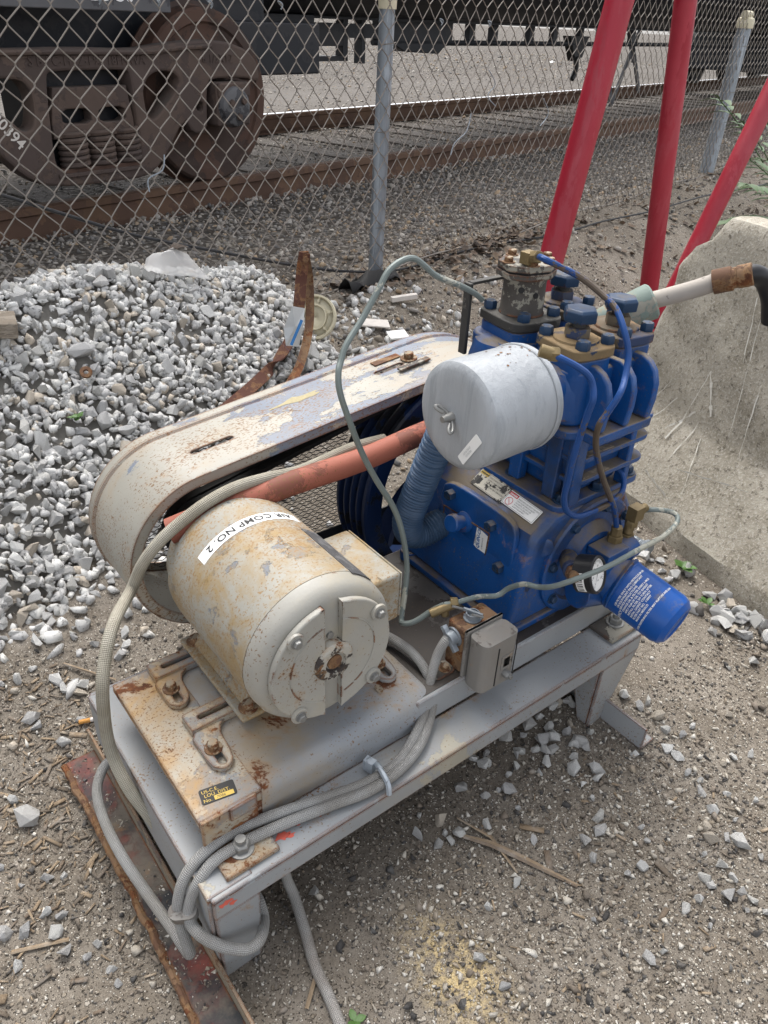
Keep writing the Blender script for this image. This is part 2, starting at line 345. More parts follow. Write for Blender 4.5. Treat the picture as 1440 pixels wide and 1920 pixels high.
M['ballast'] = rock_mat('ballast_stone', [(.26,.235,.20), (.20,.18,.16), (.32,.29,.25), (.15,.14,.13), (.38,.35,.31), (.22,.19,.15), (.30,.22,.14), (.12,.115,.11)], .2)
M['pebble'] = rock_mat('pebbles', [(.24,.20,.16), (.15,.125,.10), (.40,.36,.30), (.11,.10,.09), (.60,.57,.51), (.19,.155,.12), (.30,.25,.19), (.05,.047,.045), (.50,.46,.39)], .1, 300)
M['chip'] = rock_mat('wood_chips', [(.21,.155,.10), (.16,.12,.085), (.29,.22,.145), (.12,.095,.07), (.25,.185,.12), (.19,.155,.12)], .1, 200)
M['leaf_dry'] = rock_mat('dry_leaves', [(.13,.09,.06), (.10,.07,.048), (.20,.145,.095), (.075,.055,.042)], .1, 100)
M['wood'] = paint('weathered_board', (.24,.20,.155), (.33,.285,.23), .5, 5, rough=.9, stretch=(1.5,14,14), bump=.002)
M['paper'] = plain('dirty_paper', (.62,.58,.53), .8)
M['lid'] = plain('cream_plastic', (.60,.55,.40), .5, var=.06)

# ------------------------------------------------------------------ setting: ground
TH = math.radians(13.3); FT = Vector((math.cos(TH), math.sin(TH), 0)); FN = Vector((-FT.y, FT.x, 0)); FO = Vector((1.685, 1.91, 0))
MF = Matrix(((FT.x, FN.x, 0, FO.x), (FT.y, FN.y, 0, FO.y), (0, 0, 1, 0), (0, 0, 0, 1)))      # fence frame: s along, n away from the camera, z up
def W(s, n, z): return FO+FT*s+FN*n+Vector((0, 0, z))
def sstep(t): t = np.clip(t, 0, 1); return t*t*(3-2*t)
_ph = rng.uniform(0, 6.28, 40)
def hum(x, y):
    return (np.sin(x*3.1+_ph[0])*np.sin(y*2.7+_ph[1])*.008+np.sin(x*7.3+y*3+_ph[2])*np.sin(y*6.1-x*2+_ph[3])*.004+np.sin(x*17+_ph[4])*np.sin(y*19+_ph[5])*.0018)
def terr(x, y):
    x = np.asarray(x, float); y = np.asarray(y, float)
    n = (x-FO.x)*FN.x+(y-FO.y)*FN.y
    z = .25*sstep((n+.98)/.93)-.07*sstep((n-.15)/1.0)-.045*sstep((n-1.66)/.06)
    flat = sstep((n+2.6)/1.2)
    return z+hum(x, y)*(.12+.88*flat)
def pile_h(x, y):
    x = np.asarray(x, float); y = np.asarray(y, float)
    s = (x-FO.x)*FT.x+(y-FO.y)*FT.y; n = (x-FO.x)*FN.x+(y-FO.y)*FN.y
    top = .53-.10*sstep((s+1.5)/.9)+.012*np.sin(s*9+1)+.012*np.sin(s*4.3)
    edge = sstep((-.16-s)/.62)*sstep((n+1.05)/.25)
    front = top-.92*np.clip(-.16-n, 0, 9)-.012*np.sin(s*6+n*5)
    back = top-.62*np.clip(n+.08, 0, 9)
    h = np.minimum(front, back)
    return h*edge-(1-edge)*.2
def gz(x, y): return float(max(terr(x, y), pile_h(x, y)))
def ground_grid(name, xs, ys, mat, fn=terr):
    X, Y = np.meshgrid(xs, ys); Z = fn(X, Y); nx, ny = len(xs), len(ys)
    V = np.stack([X, Y, Z], -1).reshape(-1, 3); I = np.arange(nx*ny).reshape(ny, nx)
    F = np.stack([I[:-1,:-1], I[:-1,1:], I[1:,1:], I[1:,:-1]], -1).reshape(-1, 4)
    me = bpy.data.meshes.new(name); me.vertices.add(len(V)); me.vertices.foreach_set('co', V.ravel())
    me.loops.add(F.size); me.loops.foreach_set('vertex_index', F.ravel()); me.polygons.add(len(F))
    me.polygons.foreach_set('loop_start', np.arange(0, F.size, 4)); me.update(calc_edges=True); me.validate()
    me.polygons.foreach_set('use_smooth', np.ones(len(F), bool)); me.materials.append(mat)
    o = bpy.data.objects.new(name, me); COL.objects.link(o); ORG[o] = Vector((0,0,0)); return o
def soil_material():
    m, nt, b = nodes('soil'); g = G(nt)
    big = g.noise(1.6, 5, .6, .3); mid = g.noise(9, 6, .65); fine = g.noise(90, 5, .7); grit = g.noise(380, 3, .65)
    col = g.mix(g.step(big, .35, .68), (.190,.167,.138), (.290,.258,.217)); col = g.mix(g.step(mid, .38, .7), col, (.20,.172,.138))
    col = g.mix(g.math('MULTIPLY', g.step(fine, .35, .75), .45), col, (.075,.060,.047))
    c1 = g.voro(330, 'F1', 'Color'); d1 = g.voro(330, 'F1', 'Distance'); x = g.n('ShaderNodeSeparateColor'); g.L(c1, x.inputs[0])
    sp = g.math('MULTIPLY', g.step(d1, .42, .30), g.step(x.outputs[0], .42, .50)); col = g.mix(g.math('MULTIPLY', sp, .9), col, g.ramp(x.outputs[1], [(0,(.025,.022,.02)),(.4,(.12,.10,.08)),(.65,(.38,.33,.265)),(1,(.78,.74,.66))]))
    c2 = g.voro(95, 'F1', 'Color'); d2 = g.voro(95, 'F1', 'Distance'); y = g.n('ShaderNodeSeparateColor'); g.L(c2, y.inputs[0])
    s2 = g.math('MULTIPLY', g.step(d2, .40, .30), g.step(y.outputs[0], .66, .74)); col = g.mix(g.math('MULTIPLY', s2, .9), col, g.ramp(y.outputs[1], [(0,(.06,.055,.05)),(.4,(.26,.22,.17)),(1,(.5,.46,.40))]))
    # yellow powder spilt on the soil, close to the camera, and a grey damp smear near the barrier
    sep = g.n('ShaderNodeSeparateXYZ'); g.L(g.tc.outputs['Object'], sep.inputs[0])
    dx = g.math('MULTIPLY', g.math('SUBTRACT', sep.outputs[0], .262), 15); dy = g.math('MULTIPLY', g.math('SUBTRACT', sep.outputs[1], -.185), 9)
    dd = g.math('SQRT', g.math('ADD', g.math('MULTIPLY', dx, dx), g.math('MULTIPLY', dy, dy)))
    pm = g.math('MULTIPLY', g.step(dd, 1.25, .1), g.step(g.noise(60, 6, .75), .36, .60)); col = g.mix(g.math('MULTIPLY', pm, .95), col, (.58,.45,.24))
    g.set(b.inputs['Base Color'], col); b.inputs['Roughness'].default_value = .95; b.inputs['Specular IOR Level'].default_value = .15
    h = g.math('ADD', g.math('MULTIPLY', fine, .5), g.math('ADD', g.math('MULTIPLY', grit, .25), g.math('ADD', g.math('MULTIPLY', sp, .35), g.math('MULTIPLY', s2, .7))))
    g.L(g.bump(h, .0065), b.inputs['Normal']); return m
def yard_material():
    m, nt, b = nodes('yard_gravel'); g = G(nt)
    big = g.noise(.5, 5, .6, .4); mid = g.noise(4, 6, .65); c = g.voro(34, 'F1', 'Color'); d = g.voro(34, 'F1', 'Distance'); x = g.n('ShaderNodeSeparateColor'); g.L(c, x.inputs[0])
    st = g.ramp(x.outputs[0], [(0,(.05,.046,.042)),(.4,(.10,.09,.08)),(.75,(.16,.145,.128)),(1,(.26,.24,.215))]); st = g.mix(g.step(d, .35, .75), st, (.07,.06,.05))
    # the beaten-earth track running beside the rails (fence frame, n from 4.6 to 7)
    sep = g.n('ShaderNodeSeparateXYZ'); g.L(g.tc.outputs['Object'], sep.inputs[0])
    n_ = g.math('ADD', g.math('MULTIPLY', g.math('SUBTRACT', sep.outputs[0], FO.x), FN.x), g.math('MULTIPLY', g.math('SUBTRACT', sep.outputs[1], FO.y), FN.y))
    nn = g.math('ADD', n_, g.math('MULTIPLY', g.math('SUBTRACT', mid, .5), 1.6)); path = g.math('MULTIPLY', g.step(nn, 4.6, 5.2), g.step(nn, 8.4, 7.2)); path = g.math('MULTIPLY', path, g.step(big, .3, .6))
    col = g.mix(path, st, g.mix(mid, (.085,.077,.069), (.135,.122,.108)))
    g.set(b.inputs['Base Color'], col); b.inputs['Roughness'].default_value = .95; b.inputs['Specular IOR Level'].default_value = .15
    g.L(g.bump(g.math('MULTIPLY', d, g.math('SUBTRACT', 1.0, path)), .02, .8), b.inputs['Normal']); return m
M['soil'] = soil_material(); M['yard'] = yard_material()
xs = np.concatenate([np.arange(-1.2, 2.3, .02), np.arange(2.3, 8.0, .06)]); ys = np.concatenate([np.arange(-1.2, 2.2, .02), np.arange(2.2, 3.2, .05)])
# the near yard, cut along the fence line on the far side by the ballast sheet that overlaps it
ground = ground_grid('ground', xs, ys, M['soil'], lambda X, Y: terr(X, Y)-.03*sstep((((X-FO.x)*FN.x+(Y-FO.y)*FN.y)-.1)/.2)); ground['kind'] = 'structure'
gs = np.concatenate([np.arange(-40, -6, 2.), np.arange(-6, 16, .16), np.arange(16, 140, 3.)]); gn = np.concatenate([np.arange(.02, 3, .12), np.arange(3, 12, .5), np.arange(12, 160, 6.)])
def far_terr(S, N): X = FO.x+FT.x*S+FN.x*N; Y = FO.y+FT.y*S+FN.y*N; return X, Y, terr(X, Y)
S_, N_ = np.meshgrid(gs, gn); X_, Y_, Z_ = far_terr(S_, N_); Z_ = Z_-.03*(1-sstep((N_-.02)/.25))
I = np.arange(S_.size).reshape(S_.shape); me = bpy.data.meshes.new('rail_yard')
me.from_pydata(np.stack([X_, Y_, Z_], -1).reshape(-1, 3).tolist(), [], np.stack([I[:-1,:-1], I[:-1,1:], I[1:,1:], I[1:,:-1]], -1).reshape(-1, 4).tolist())
me.polygons.foreach_set('use_smooth', [True]*len(me.polygons)); me.materials.append(M['yard'])
yard = bpy.data.objects.new('ground', me); COL.objects.link(yard); yard['kind'] = 'structure'; ORG[yard] = Vector((0,0,0))
# outer yard round the near sheet so that the ground goes on beside and behind the camera
ob = MB()
for a in ((-60,-1.18,-60,1.0), (7.9,60,-60,1.0), (-1.18,7.9,-60,-1.18)): ob.quad((a[0],a[2],-.03),(a[1],a[2],-.03),(a[1],a[3],-.03),(a[0],a[3],-.03))
o = ob.build('ground', M['soil'], smooth=False); o['kind'] = 'structure'

# ------------------------------------------------------------------ rocks
def rock_shape(seed, flat=.7, n=11):
    r = np.random.default_rng(seed); bm = bmesh.new()
    for _ in range(n):
        d = r.normal(size=3); d /= np.linalg.norm(d); d *= r.uniform(.80, 1.05)*np.array([1, r.uniform(.62, .9), flat*r.uniform(.6, 1)]); bm.verts.new(d)
    bm.verts.ensure_lookup_table(); res = bmesh.ops.convex_hull(bm, input=bm.verts)
    bmesh.ops.delete(bm, geom=list({e for e in res['geom_interior']+res['geom_unused'] if isinstance(e, bmesh.types.BMVert)}), context='VERTS')
    bmesh.ops.triangulate(bm, faces=bm.faces); bm.verts.index_update()
    V = np.array([v.co[:] for v in bm.verts]); F = np.array([[v.index for v in f.verts] for f in bm.faces]); bm.free(); return V, F
ROCKS = [rock_shape(100+i, .75, 10+i % 8) for i in range(18)]; PEBBLES = [rock_shape(300+i, .7, 7) for i in range(8)]
def rot_mats(n, tilt=math.pi):
    q = rng.normal(size=(n, 4)) if tilt >= 3 else None
    if q is None:
        a = rng.uniform(0, 2*math.pi, n); ax = rng.normal(size=(n, 3)); ax[:,2] = 0; ax /= np.linalg.norm(ax, axis=1)[:,None]; t = rng.normal(0, tilt, n)/2
        qz = np.stack([np.cos(a/2), 0*a, 0*a, np.sin(a/2)], 1); qt = np.concatenate([np.cos(t)[:,None], ax*np.sin(t)[:,None]], 1)
        w1,x1,y1,z1 = qt.T; w2,x2,y2,z2 = qz.T
        q = np.stack([w1*w2-x1*x2-y1*y2-z1*z2, w1*x2+x1*w2+y1*z2-z1*y2, w1*y2-x1*z2+y1*w2+z1*x2, w1*z2+x1*y2-y1*x2+z1*w2], 1)
    q /= np.linalg.norm(q, axis=1)[:,None]; w,x,y,z = q.T
    return np.stack([1-2*(y*y+z*z), 2*(x*y-z*w), 2*(x*z+y*w), 2*(x*y+z*w), 1-2*(x*x+z*z), 2*(y*z-x*w), 2*(x*z-y*w), 2*(y*z+x*w), 1-2*(x*x+y*y)], 1).reshape(n, 3, 3)
def scatter(name, P, size, mat, shapes, parent=None, R=None, aniso=None, kind='stuff'):
    n = len(P); R = rot_mats(n) if R is None else R; pick = rng.integers(0, len(shapes), n); VV = []; FF = []; off = 0
    for k, (V, F) in enumerate(shapes):
        idx = np.nonzero(pick == k)[0]
        if not len(idx): continue
        v = V[None]*np.asarray(size)[idx][:,None,None]
        if aniso is not None: v = v*aniso[idx][:,None,:]
        v = np.einsum('nij,nvj->nvi', R[idx], v)+P[idx][:,None,:]
        f = F[None]+(np.arange(len(idx))*len(V))[:,None,None]+off; off += len(idx)*len(V); VV.append(v.reshape(-1,3)); FF.append(f.reshape(-1,3))
    V = np.concatenate(VV); F = np.concatenate(FF); me = bpy.data.meshes.new(name); me.vertices.add(len(V)); me.vertices.foreach_set('co', V.ravel().astype('f'))
    me.loops.add(F.size); me.loops.foreach_set('vertex_index', F.ravel().astype('i')); me.polygons.add(len(F)); me.polygons.foreach_set('loop_start', np.arange(0, F.size, 3).astype('i'))
    me.update(calc_edges=True); me.materials.append(mat); o = bpy.data.objects.new(name, me); COL.objects.link(o)
    if parent is not None: o.parent = parent; o.location = -ORG[parent]
    ORG[o] = Vector((0,0,0)); o['kind'] = kind; return o
def rock_mesh(i, shapes=ROCKS, mat=None):
    key = ('rock', i, mat.name)
    if key not in MESH_CACHE:
        V, F = shapes[i]; me = bpy.data.meshes.new('stone'); me.from_pydata(V.tolist(), [], F.tolist()); me.materials.append(mat); MESH_CACHE[key] = me
    return MESH_CACHE[key]
def stone(p, size, mat, parent, name='stone'):
    o = bpy.data.objects.new(name, rock_mesh(int(rng.integers(0, len(ROCKS))), ROCKS, mat)); COL.objects.link(o); o.parent = parent
    o.location = Vector(p)-ORG[parent]; o.rotation_mode = 'QUATERNION'; o.rotation_quaternion = Quaternion(rng.normal(size=4)).normalized(); o.scale = Vector((size,)*3); return o

# ------------------------------------------------------------------ railway: rails, ties
track = thing('railway_track', 'rusty railway track with old wooden ties behind the chain link fence', 'track', W(2, 2.8, .14), kind='structure')
def rail(n, shine):
    m = MB(MF); s0, s1 = -6, 60; z = .145
    prof = [(-.065,z),(.065,z),(.065,z+.012),(.012,z+.03),(.010,z+.115),(.034,z+.125),(.034,z+.155),(.026,z+.160),(-.026,z+.160),(-.034,z+.155),(-.034,z+.125),(-.010,z+.115),(-.012,z+.03),(-.065,z+.012)]
    m.ring_loft([[(s, n+a, b) for a, b in prof] for s in (s0, s1)]); r = m.build('rail', M['rail_rust'], track, smooth=False)
    t = MB(MF); t.box(s0, s1, n-.025, n+.025, z+.1605, z+.163); t.build('rail_head_strip', M['rail_shine'] if shine else M['rail_rust'], r, smooth=False)
rail(1.70, False); rail(3.88, True)
for k in range(52):
    s = -3.5+.52*k+random.uniform(-.04, .04); m = MB(MF); a = random.uniform(-.02, .02)
    m.obox((s, 2.8, .085), ((1, a, 0), (-a, 1, 0), (0, 0, 1)), (.115, 1.55, .062)); m.build('wooden_tie', M['tie'], track, bevel=.008)
# ballast stones: on the slope between fence and rail, between the rails, and beyond
def strip_pts(n, s0, s1, n0, n1, dens=None, lift=.0):
    s = rng.uniform(s0, s1, n); nn = rng.uniform(n0, n1, n)
    if dens is not None: k = rng.uniform(0, 1, n) < dens(s, nn); s, nn = s[k], nn[k]
    X = FO.x+FT.x*s+FN.x*nn; Y = FO.y+FT.y*s+FN.y*nn; return np.stack([X, Y, terr(X, Y)+lift], 1)
P = np.concatenate([strip_pts(15000, -1.9, 7.5, .0, 1.66, lambda s, n: 1/(1+np.clip(s, 0, 9)*.10)), strip_pts(4200, -2, 9, 1.76, 3.8, lift=.01), strip_pts(2600, -1, 11, 3.95, 5.0), strip_pts(1800, 0, 14, 8, 12)])
Pfar = np.concatenate([strip_pts(3500, .5, 16, 4.05, 8), strip_pts(4500, 2, 26, 8, 18)]); scatter('yard_gravel', Pfar, np.clip(rng.lognormal(-3.7, .4, len(Pfar)), .012, .06)*np.where(np.arange(len(Pfar)) < 3500, .6, 1.1), M['ballast'], ROCKS)
scatter('ballast_gravel', P, np.clip(rng.lognormal(-4.42, .38, len(P)), .004, .032), M['ballast'], ROCKS)

# ------------------------------------------------------------------ railway car: truck and underframe
CARLBL = 'black railway tank car with rusty brown truck, coil springs and rust-red wheel'
car = thing('tank_car', CARLBL, 'railway car', W(0, 2.8, .305))
def curve_block(name, outer, holes, n0, thick, mat, parent, bev=.012):
    m = plate_holes(outer, holes, thick, W(0, n0+thick, 0), FT, (0,0,1), bev); return m.build(name, mat, parent, angle=40)
SF_O = [(-1.30,.94),(-.575,.942),(-.245,.949),(.072,.942),(.24,.964),(.462,.982),(.614,.975),(.747,.938),(.81,.884),(.822,.803),(.775,.796),(.725,.814),(.49,.815),(.463,.779),(.446,.571),(.351,.577),(.308,.647),(.147,.458),(.05,.404),(-.16,.401),(-.354,.404),(-.497,.422),(-.581,.473),(-.667,.564),(-.818,.721),(-.93,.80),(-1.30,.80)]
SF_H = [[(-.396,.846),(-.367,.862),(0,.863),(.021,.844),(.031,.485),(-.005,.464),(-.397,.469),(-.423,.518)],
        [(.081,.775),(.115,.828),(.171,.853),(.256,.851),(.298,.816),(.261,.762),(.124,.645),(.088,.682)],
        [(-.717,.827),(-.6,.84),(-.507,.831),(-.476,.787),(-.477,.717),(-.497,.655),(-.543,.64),(-.589,.689),(-.735,.756)],
        [(.383,.696),(.409,.72),(.431,.707),(.428,.682),(.403,.671)]]
def rnd(poly, it=2):
    for _ in range(it):
        q = []
        for i, p in enumerate(poly):
            b = poly[(i+1) % len(poly)]; q += [(p[0]*.8+b[0]*.2, p[1]*.8+b[1]*.2), (p[0]*.2+b[0]*.8, p[1]*.2+b[1]*.8)]
        poly = q
    return poly
frame_t = curve_block('side_frame', rnd(SF_O, 1), [rnd(h) for h in SF_H], 1.50, .10, M['truck'], car)
m = MB(MF); m.tube([(-.62,1.492,.93),(-.3,1.492,.932),(.1,1.492,.93),(.3,1.492,.946),(.5,1.492,.955)], .012, 6); m.box(-.42,.04,1.488,1.5,.445,.462); m.build('frame_rib', M['truck'], frame_t, bevel=.003)
m = MB(); text_flat(m, 'S B PC-HTZ-F95 18FNWA', .052, W(-.47, 1.4995, .883), FT, (0,0,1), lift=.0, ext=.004); text_flat(m, '6 1/2X12', .052, W(.44, 1.4995, .885), FT, (0,0,1), lift=.0, ext=.004); m.build('cast_lettering', M['truck'], frame_t, smooth=False)
d_ = (FT*.62-Vector((0,0,1))*.78).normalized(); u_ = (FT*.78+Vector((0,0,1))*.62).normalized()
m = MB(); text_flat(m, '20394', .065, W(-.675, 1.499, .70), d_, u_, lift=.001, bold=.001); m.build('stencil_number', M['paper'], frame_t, smooth=False)
for s in (-.30, -.16, -.02):
    m = MB(MF); hx = [(s+.058*math.cos(t), 1.545+.058*math.sin(t), .475+.0235*t/(2*math.pi)*1.05) for t in np.linspace(0, 2*math.pi*6, 97)]
    m.tube(hx, .0125, 7, sub=1); m.build('coil_spring', M['truck'], car)
m = MB(MF); m.box(-.40,.02,1.50,1.62,.452,.478); m.build('spring_seat', M['wheel'], car, bevel=.005)
bol = curve_block('bolster', [(-.40,.60),(.02,.60),(.02,.66),(.0,.80),(-.37,.80),(-.40,.66)], [rnd([(-.345,.655),(-.20,.655),(-.20,.715),(-.345,.715)],1), rnd([(-.16,.655),(-.02,.655),(-.02,.715),(-.16,.715)],1)], 1.515, .07, M['truck'], car, .006)
m = MB(MF); m.box(-.43,.05,1.60,1.85,.46,.86); m.build('bolster_body', M['carblack'], car)
def wheel(s, side_n, name='wheel', full=True):
    R = .405; m = MB(); a = W(s, side_n, .71)
    m.lathe([(-.03,.06),(-.035,.13),(-.018,.15),(-.006,.20),(.01,.30),(.0,.335),(-.012,.345),(-.012,R-.012),(0,R),(.09,R+.006),(.10,R+.028),(.125,R+.02),(.125,.30),(.06,.25),(.06,.05)], a, FN, 64); w = m.build(name, M['wheel'], car, angle=28)
    m = MB(); m.lathe([(-.012,.12),(-.03,.125),(-.03,.08)], a-FN*.008, FN, 24); m.build('hub', M['truck'], w); return w
wheel(.60, 1.67); wheel(-1.16, 1.67)
for s in (.60, -1.16):
    m = MB(MF); m.lathe([(0,.075),(2.0,.075)], (s,1.75,.71), (0,1,0), 16); ax_ = m.build('axle', M['carblack'], car)
m = MB(MF); m.box(.495,.715,1.47,1.62,.60,.80); m.box(.50,.71,1.455,1.48,.73,.80); ab = m.build('bearing_adapter', M['truck'], car, bevel=.012)
m = MB(MF); m.lathe([(.06,.10),(.02,.10),(0,.093),(-.012,.088),(-.02,.07),(-.022,.03)], (.60,1.455,.69), (0,1,0), 32); ec = m.build('axle_end_cap', paint('axle_cap_grey', (.12,.12,.125), (.05,.05,.055), .6, 7, rough=.5), car, angle=30)
for k in range(3):
    a = 2*math.pi*k/3+.6; put('cap_bolt', bolt_mesh('capbolt', .017, .016), M['truck'], ec, W(.60+.046*math.cos(a), 1.436, .69+.046*math.sin(a)), -FN)
# underframe and body: sill with lettering, tank belly, hanging brackets and brake gear
m = MB(MF); m.box(-3,.30,1.52,1.60,1.085,1.42); sill = m.build('side_sill', M['cargrey'], car, bevel=.006)
m = MB(); text_flat(m, 'CLAMP LUGS', .075, W(-.46, 1.519, 1.1225), FT, (0,0,1), lift=.0015, bold=.0015, space=1.35); m.build('sill_lettering', M['white'], sill, smooth=False)
m = MB(MF); m.lathe([(-9,.9),(-8.5,1.45),(40,1.45),(40.5,.9)], (-2,2.8,2.53), (1,0,0), 48); m.build('tank_belly', M['carblack'], car)
m = MB(MF); m.box(-3,1.25,1.9,3.7,.90,1.3); m.box(.80,1.55,1.75,1.95,.80,1.06); m.box(1.30,2.35,2.55,3.05,.84,1.10); m.build('body_bolster', M['carblack'], car, bevel=.01)
m = MB(MF); m.box(-3,38,2.62,2.66,1.075,1.22); m.lathe([(0,.035),(36,.035)], (1.2,2.50,1.145), (1,0,0), 12); m.build('centre_sill', M['carblack'], car)
m = MB(MF); m.lathe([(0,.02),(36,.02)], (1.2,2.46,1.205), (1,0,0), 10); m.build('air_pipe', M['cargrey'], car)
m = MB(MF)
for (a, b, c, d) in ((2.36,2.43,.80,1.08), (2.80,2.86,.80,1.08), (2.36,2.86,.80,.835), (2.0,3.30,.955,1.05), (3.02,3.07,.78,1.08), (2.1,2.8,.90,.96)): m.box(a, b, 2.68, 2.76, c, d)
m.build('hanger_bracket', M['carblack'], car, bevel=.004)
m = MB(MF); m.box(3.4,4.3,2.7,2.9,.93,1.10); m.prism([(3.4,.93),(3.6,.86),(4.1,.84),(4.25,.93)], (0,2.7,0), (1,0,0), (0,0,1), (0,.2,0)); m.build('brake_cylinder', M['carblack'], car, bevel=.01)
for s in (4.6, 5.0, 5.7, 6.2, 6.8, 7.3, 8.2):
    m = MB(MF); m.box(s, s+.09, 2.72, 2.78, .92, 1.10); m.build('hanger', M['carblack'], car)
m = MB(MF); m.lathe([(0,.022),(9,.022)], (3.2,2.72,.925), (1,0,0), 8); m.build('brake_rod', M['carblack'], car)
m = MB(MF); m.prism([(6.55,1.0),(7.0,1.0),(6.9,.80),(6.75,.76)], (0,2.7,0), (1,0,0), (0,0,1), (0,.1,0)); m.tube([(6.75,2.7,.8),(6.78,2.7,.68),(6.72,2.7,.58)], .03, 6); m.build('air_hose', M['belt'], car)
for s in (13.2, 15.0, 16.8):
    w = MB(); a = W(s, 3.6, .72); w.lathe([(0,.2),(0,.38),(.02,.41),(.14,.42),(.16,.44),(.18,.3)], a, FN, 40); w.build('wheel', M['carblack'], car, angle=28)
    w = MB(); w.lathe([(0,.41),(.01,.415)], a-FN*.012, FN, 40); w.build('wheel_rim', M['cargrey'], car)
m = MB(MF); m.box(12.6,18,2.2,3.55,.55,1.3); m.build('far_truck', M['carblack'], car, bevel=.02)
# cross-braced stand beside the far rail
lat = thing('lattice_stand', 'dark braced steel stand beside the far shiny rail', 'stand', W(9.2, 3.2, .14))
m = MB(MF)
for a, b in (((8.55,3.3,1.45),(9.2,3.3,.16)), ((9.95,3.3,1.45),(9.2,3.3,.16)), ((9.62,3.3,.85),(10.1,3.3,.30)), ((9.0,3.3,1.45),(9.70,3.3,.70))):
    d = Vector(b)-Vector(a); m.obox((Vector(a)+Vector(b))/2, (d, Vector((0,1,0)).cross(d), (0,1,0)), (d.length/2, .035, .012))
m.build('brace', M['cargrey'], lat)

# ------------------------------------------------------------------ chain link fence
fence = thing('chain_link_fence', 'galvanised chain link fence on round steel posts in front of the railway', 'fence', W(0, 0, .25))
DIA, ROW, WR = .0745, .0395, .00185
def zig(flip):
    m = MB(); a = DIA/4; pts = []; nrow = 34
    for k in range(nrow+1):
        sgn = (1 if k % 2 == 0 else -1)*flip; z = k*ROW
        pts += [(sgn*(a-.003), -.0022*flip, z-.006), (sgn*(a+.0012), 0, z), (sgn*(a-.003), .0022*flip, z+.006)]
    m.tube(pts, WR, 5, sub=1); me = m.mesh('mesh_wire'); me.materials.append(M['wire']); return me
zg = [zig(1), zig(-1)]; s = -1.78; i = 0
while s < 6.4:
    o = bpy.data.objects.new('mesh_wire', zg[i % 2]); COL.objects.link(o); o.parent = fence
    zb = max(float(terr(*W(s, 0, 0)[:2]))-.02, .22)
    bulge = .012*math.sin(s*2.3)
    o.location = W(s, -.035+bulge*.3, .24)-ORG[fence]; o.rotation_euler = (0.0, 0.0, TH)
    s += DIA/2; i += 1
MB_post = []
for sp, lean in ((0.0, .02), (3.72, .05)):
    m = MB(); b0 = W(sp, 0, .20); b1 = W(sp+lean, 0, 1.165); pr = .029 if sp < 1 else .050; m.cyl(b0, b1, pr, 24, pr*.92); p = m.build('post', M['galv'], fence)
    m = MB(); m.lathe([(-.03,pr*1.06),(.01,pr*1.12),(.025,pr),(.04,.02)], b1, (0,0,1), 20); m.tube([b1+FT*.06+Vector((0,0,.045)), b1+Vector((0,0,.045)), b1-FT*.06+Vector((0,0,.045))], .024, 12, 3); m.build('loop_cap', M['lid'], p)
    m = MB()
    for z in (.42, .75, 1.02):
        m.tube([W(sp+(pr+.001)*math.cos(t)+lean*z, (pr+.002)*math.sin(t)-.004, z+.004*t) for t in np.linspace(-.4, 5.2, 12)], .0016, 5, 1)
    m.build('wire_tie', M['wire'], p)
m = MB(); m.tube([W(s, -.036, .265+.012*math.sin(s*5)) for s in np.arange(-.6, 6.4, .3)], .0035, 6, 3); m.build('bottom_wire', M['wire'], fence)
for pts in ([(.62,.95),(.66,.90),(.63,.86),(.68,.82)], [(-.98,.775),(-1.0,.74),(-1.04,.72),(-1.05,.69)], [(.52,.80),(.48,.74),(.42,.70),(.38,.66)], [(1.1,.83),(1.14,.77),(1.10,.72)]):
    m = MB(); m.tube([W(a, -.045-.012*(k % 2), b) for k, (a, b) in enumerate(pts)], .0021, 5, 4); m.build('loose_tie_wire', M['galv'], fence)
for s, z in ((-1.12,1.118),(-.95,1.12),(-.52,1.125),(-.78,1.12),(.28,1.10),(.60,1.10)):
    m = MB(); m.tube([W(s+.008*math.cos(t), -.04+.006*math.sin(t), z+.014*math.sin(t*.5)) for t in np.linspace(0, 7, 10)], .0021, 5, 2); m.build('wire_tie', M['galv'], fence)

# ------------------------------------------------------------------ red tubular posts
REDG = 'red tubular posts behind the compressor'
def tubepost(name, label, segs, loc):
    t = thing(name, label, 'post', loc, REDG)
    for a, b, r in segs:
        m = MB(); m.cyl(a, b, r, 32); m.build('tube', M['redpost'], t)
    m = MB(); zb = gz(loc[0], loc[1]); m.box(loc[0]-.09, loc[0]+.09, loc[1]-.09, loc[1]+.09, zb-.02, zb+.018); m.build('foot_plate', M['redpost'], t, bevel=.004)
    return t
a0 = Vector((1.987, 1.30, .301)); a1 = Vector((2.140, 1.30, 1.185)); dv = (a1-a0)/(a1.z-a0.z)
zA = gz(1.94, 1.30); tubepost('red_post', 'thick red leaning tube nearest the fence post, alone on the left', [(a0-dv*(a0.z-zA+.03), a0+dv*1.9, .045)], (a0.x-dv.x*(a0.z-zA), 1.30, zA))
zB = gz(2.70, 1.30)
tubepost('red_post_pair', 'two red tubes meeting at the ground in a V, right of the lone red tube', [((2.712,1.32,.02),(2.46,1.32,1.52),.038), ((2.735,1.275,.03),(3.52,1.275,1.72),.038)], (2.72, 1.30, zB))

# ------------------------------------------------------------------ the compressor
comp = thing('air_compressor', 'blue two cylinder air compressor with beige motor and belt guard on a grey steel skid', 'air compressor', (.43, .22, 0))
BH = bolt_mesh('hex_bolt', .0095, .009, 1.5); BS = bolt_mesh('small_bolt', .0075, .007, 1.35); BN = bolt_mesh('nut_bolt', .0125, .012, 1.35, .007); BB = bolt_mesh('head_bolt', .0105, .0125, 0)
X_, Y_, Z_ = Vector((1,0,0)), Vector((0,1,0)), Vector((0,0,1))
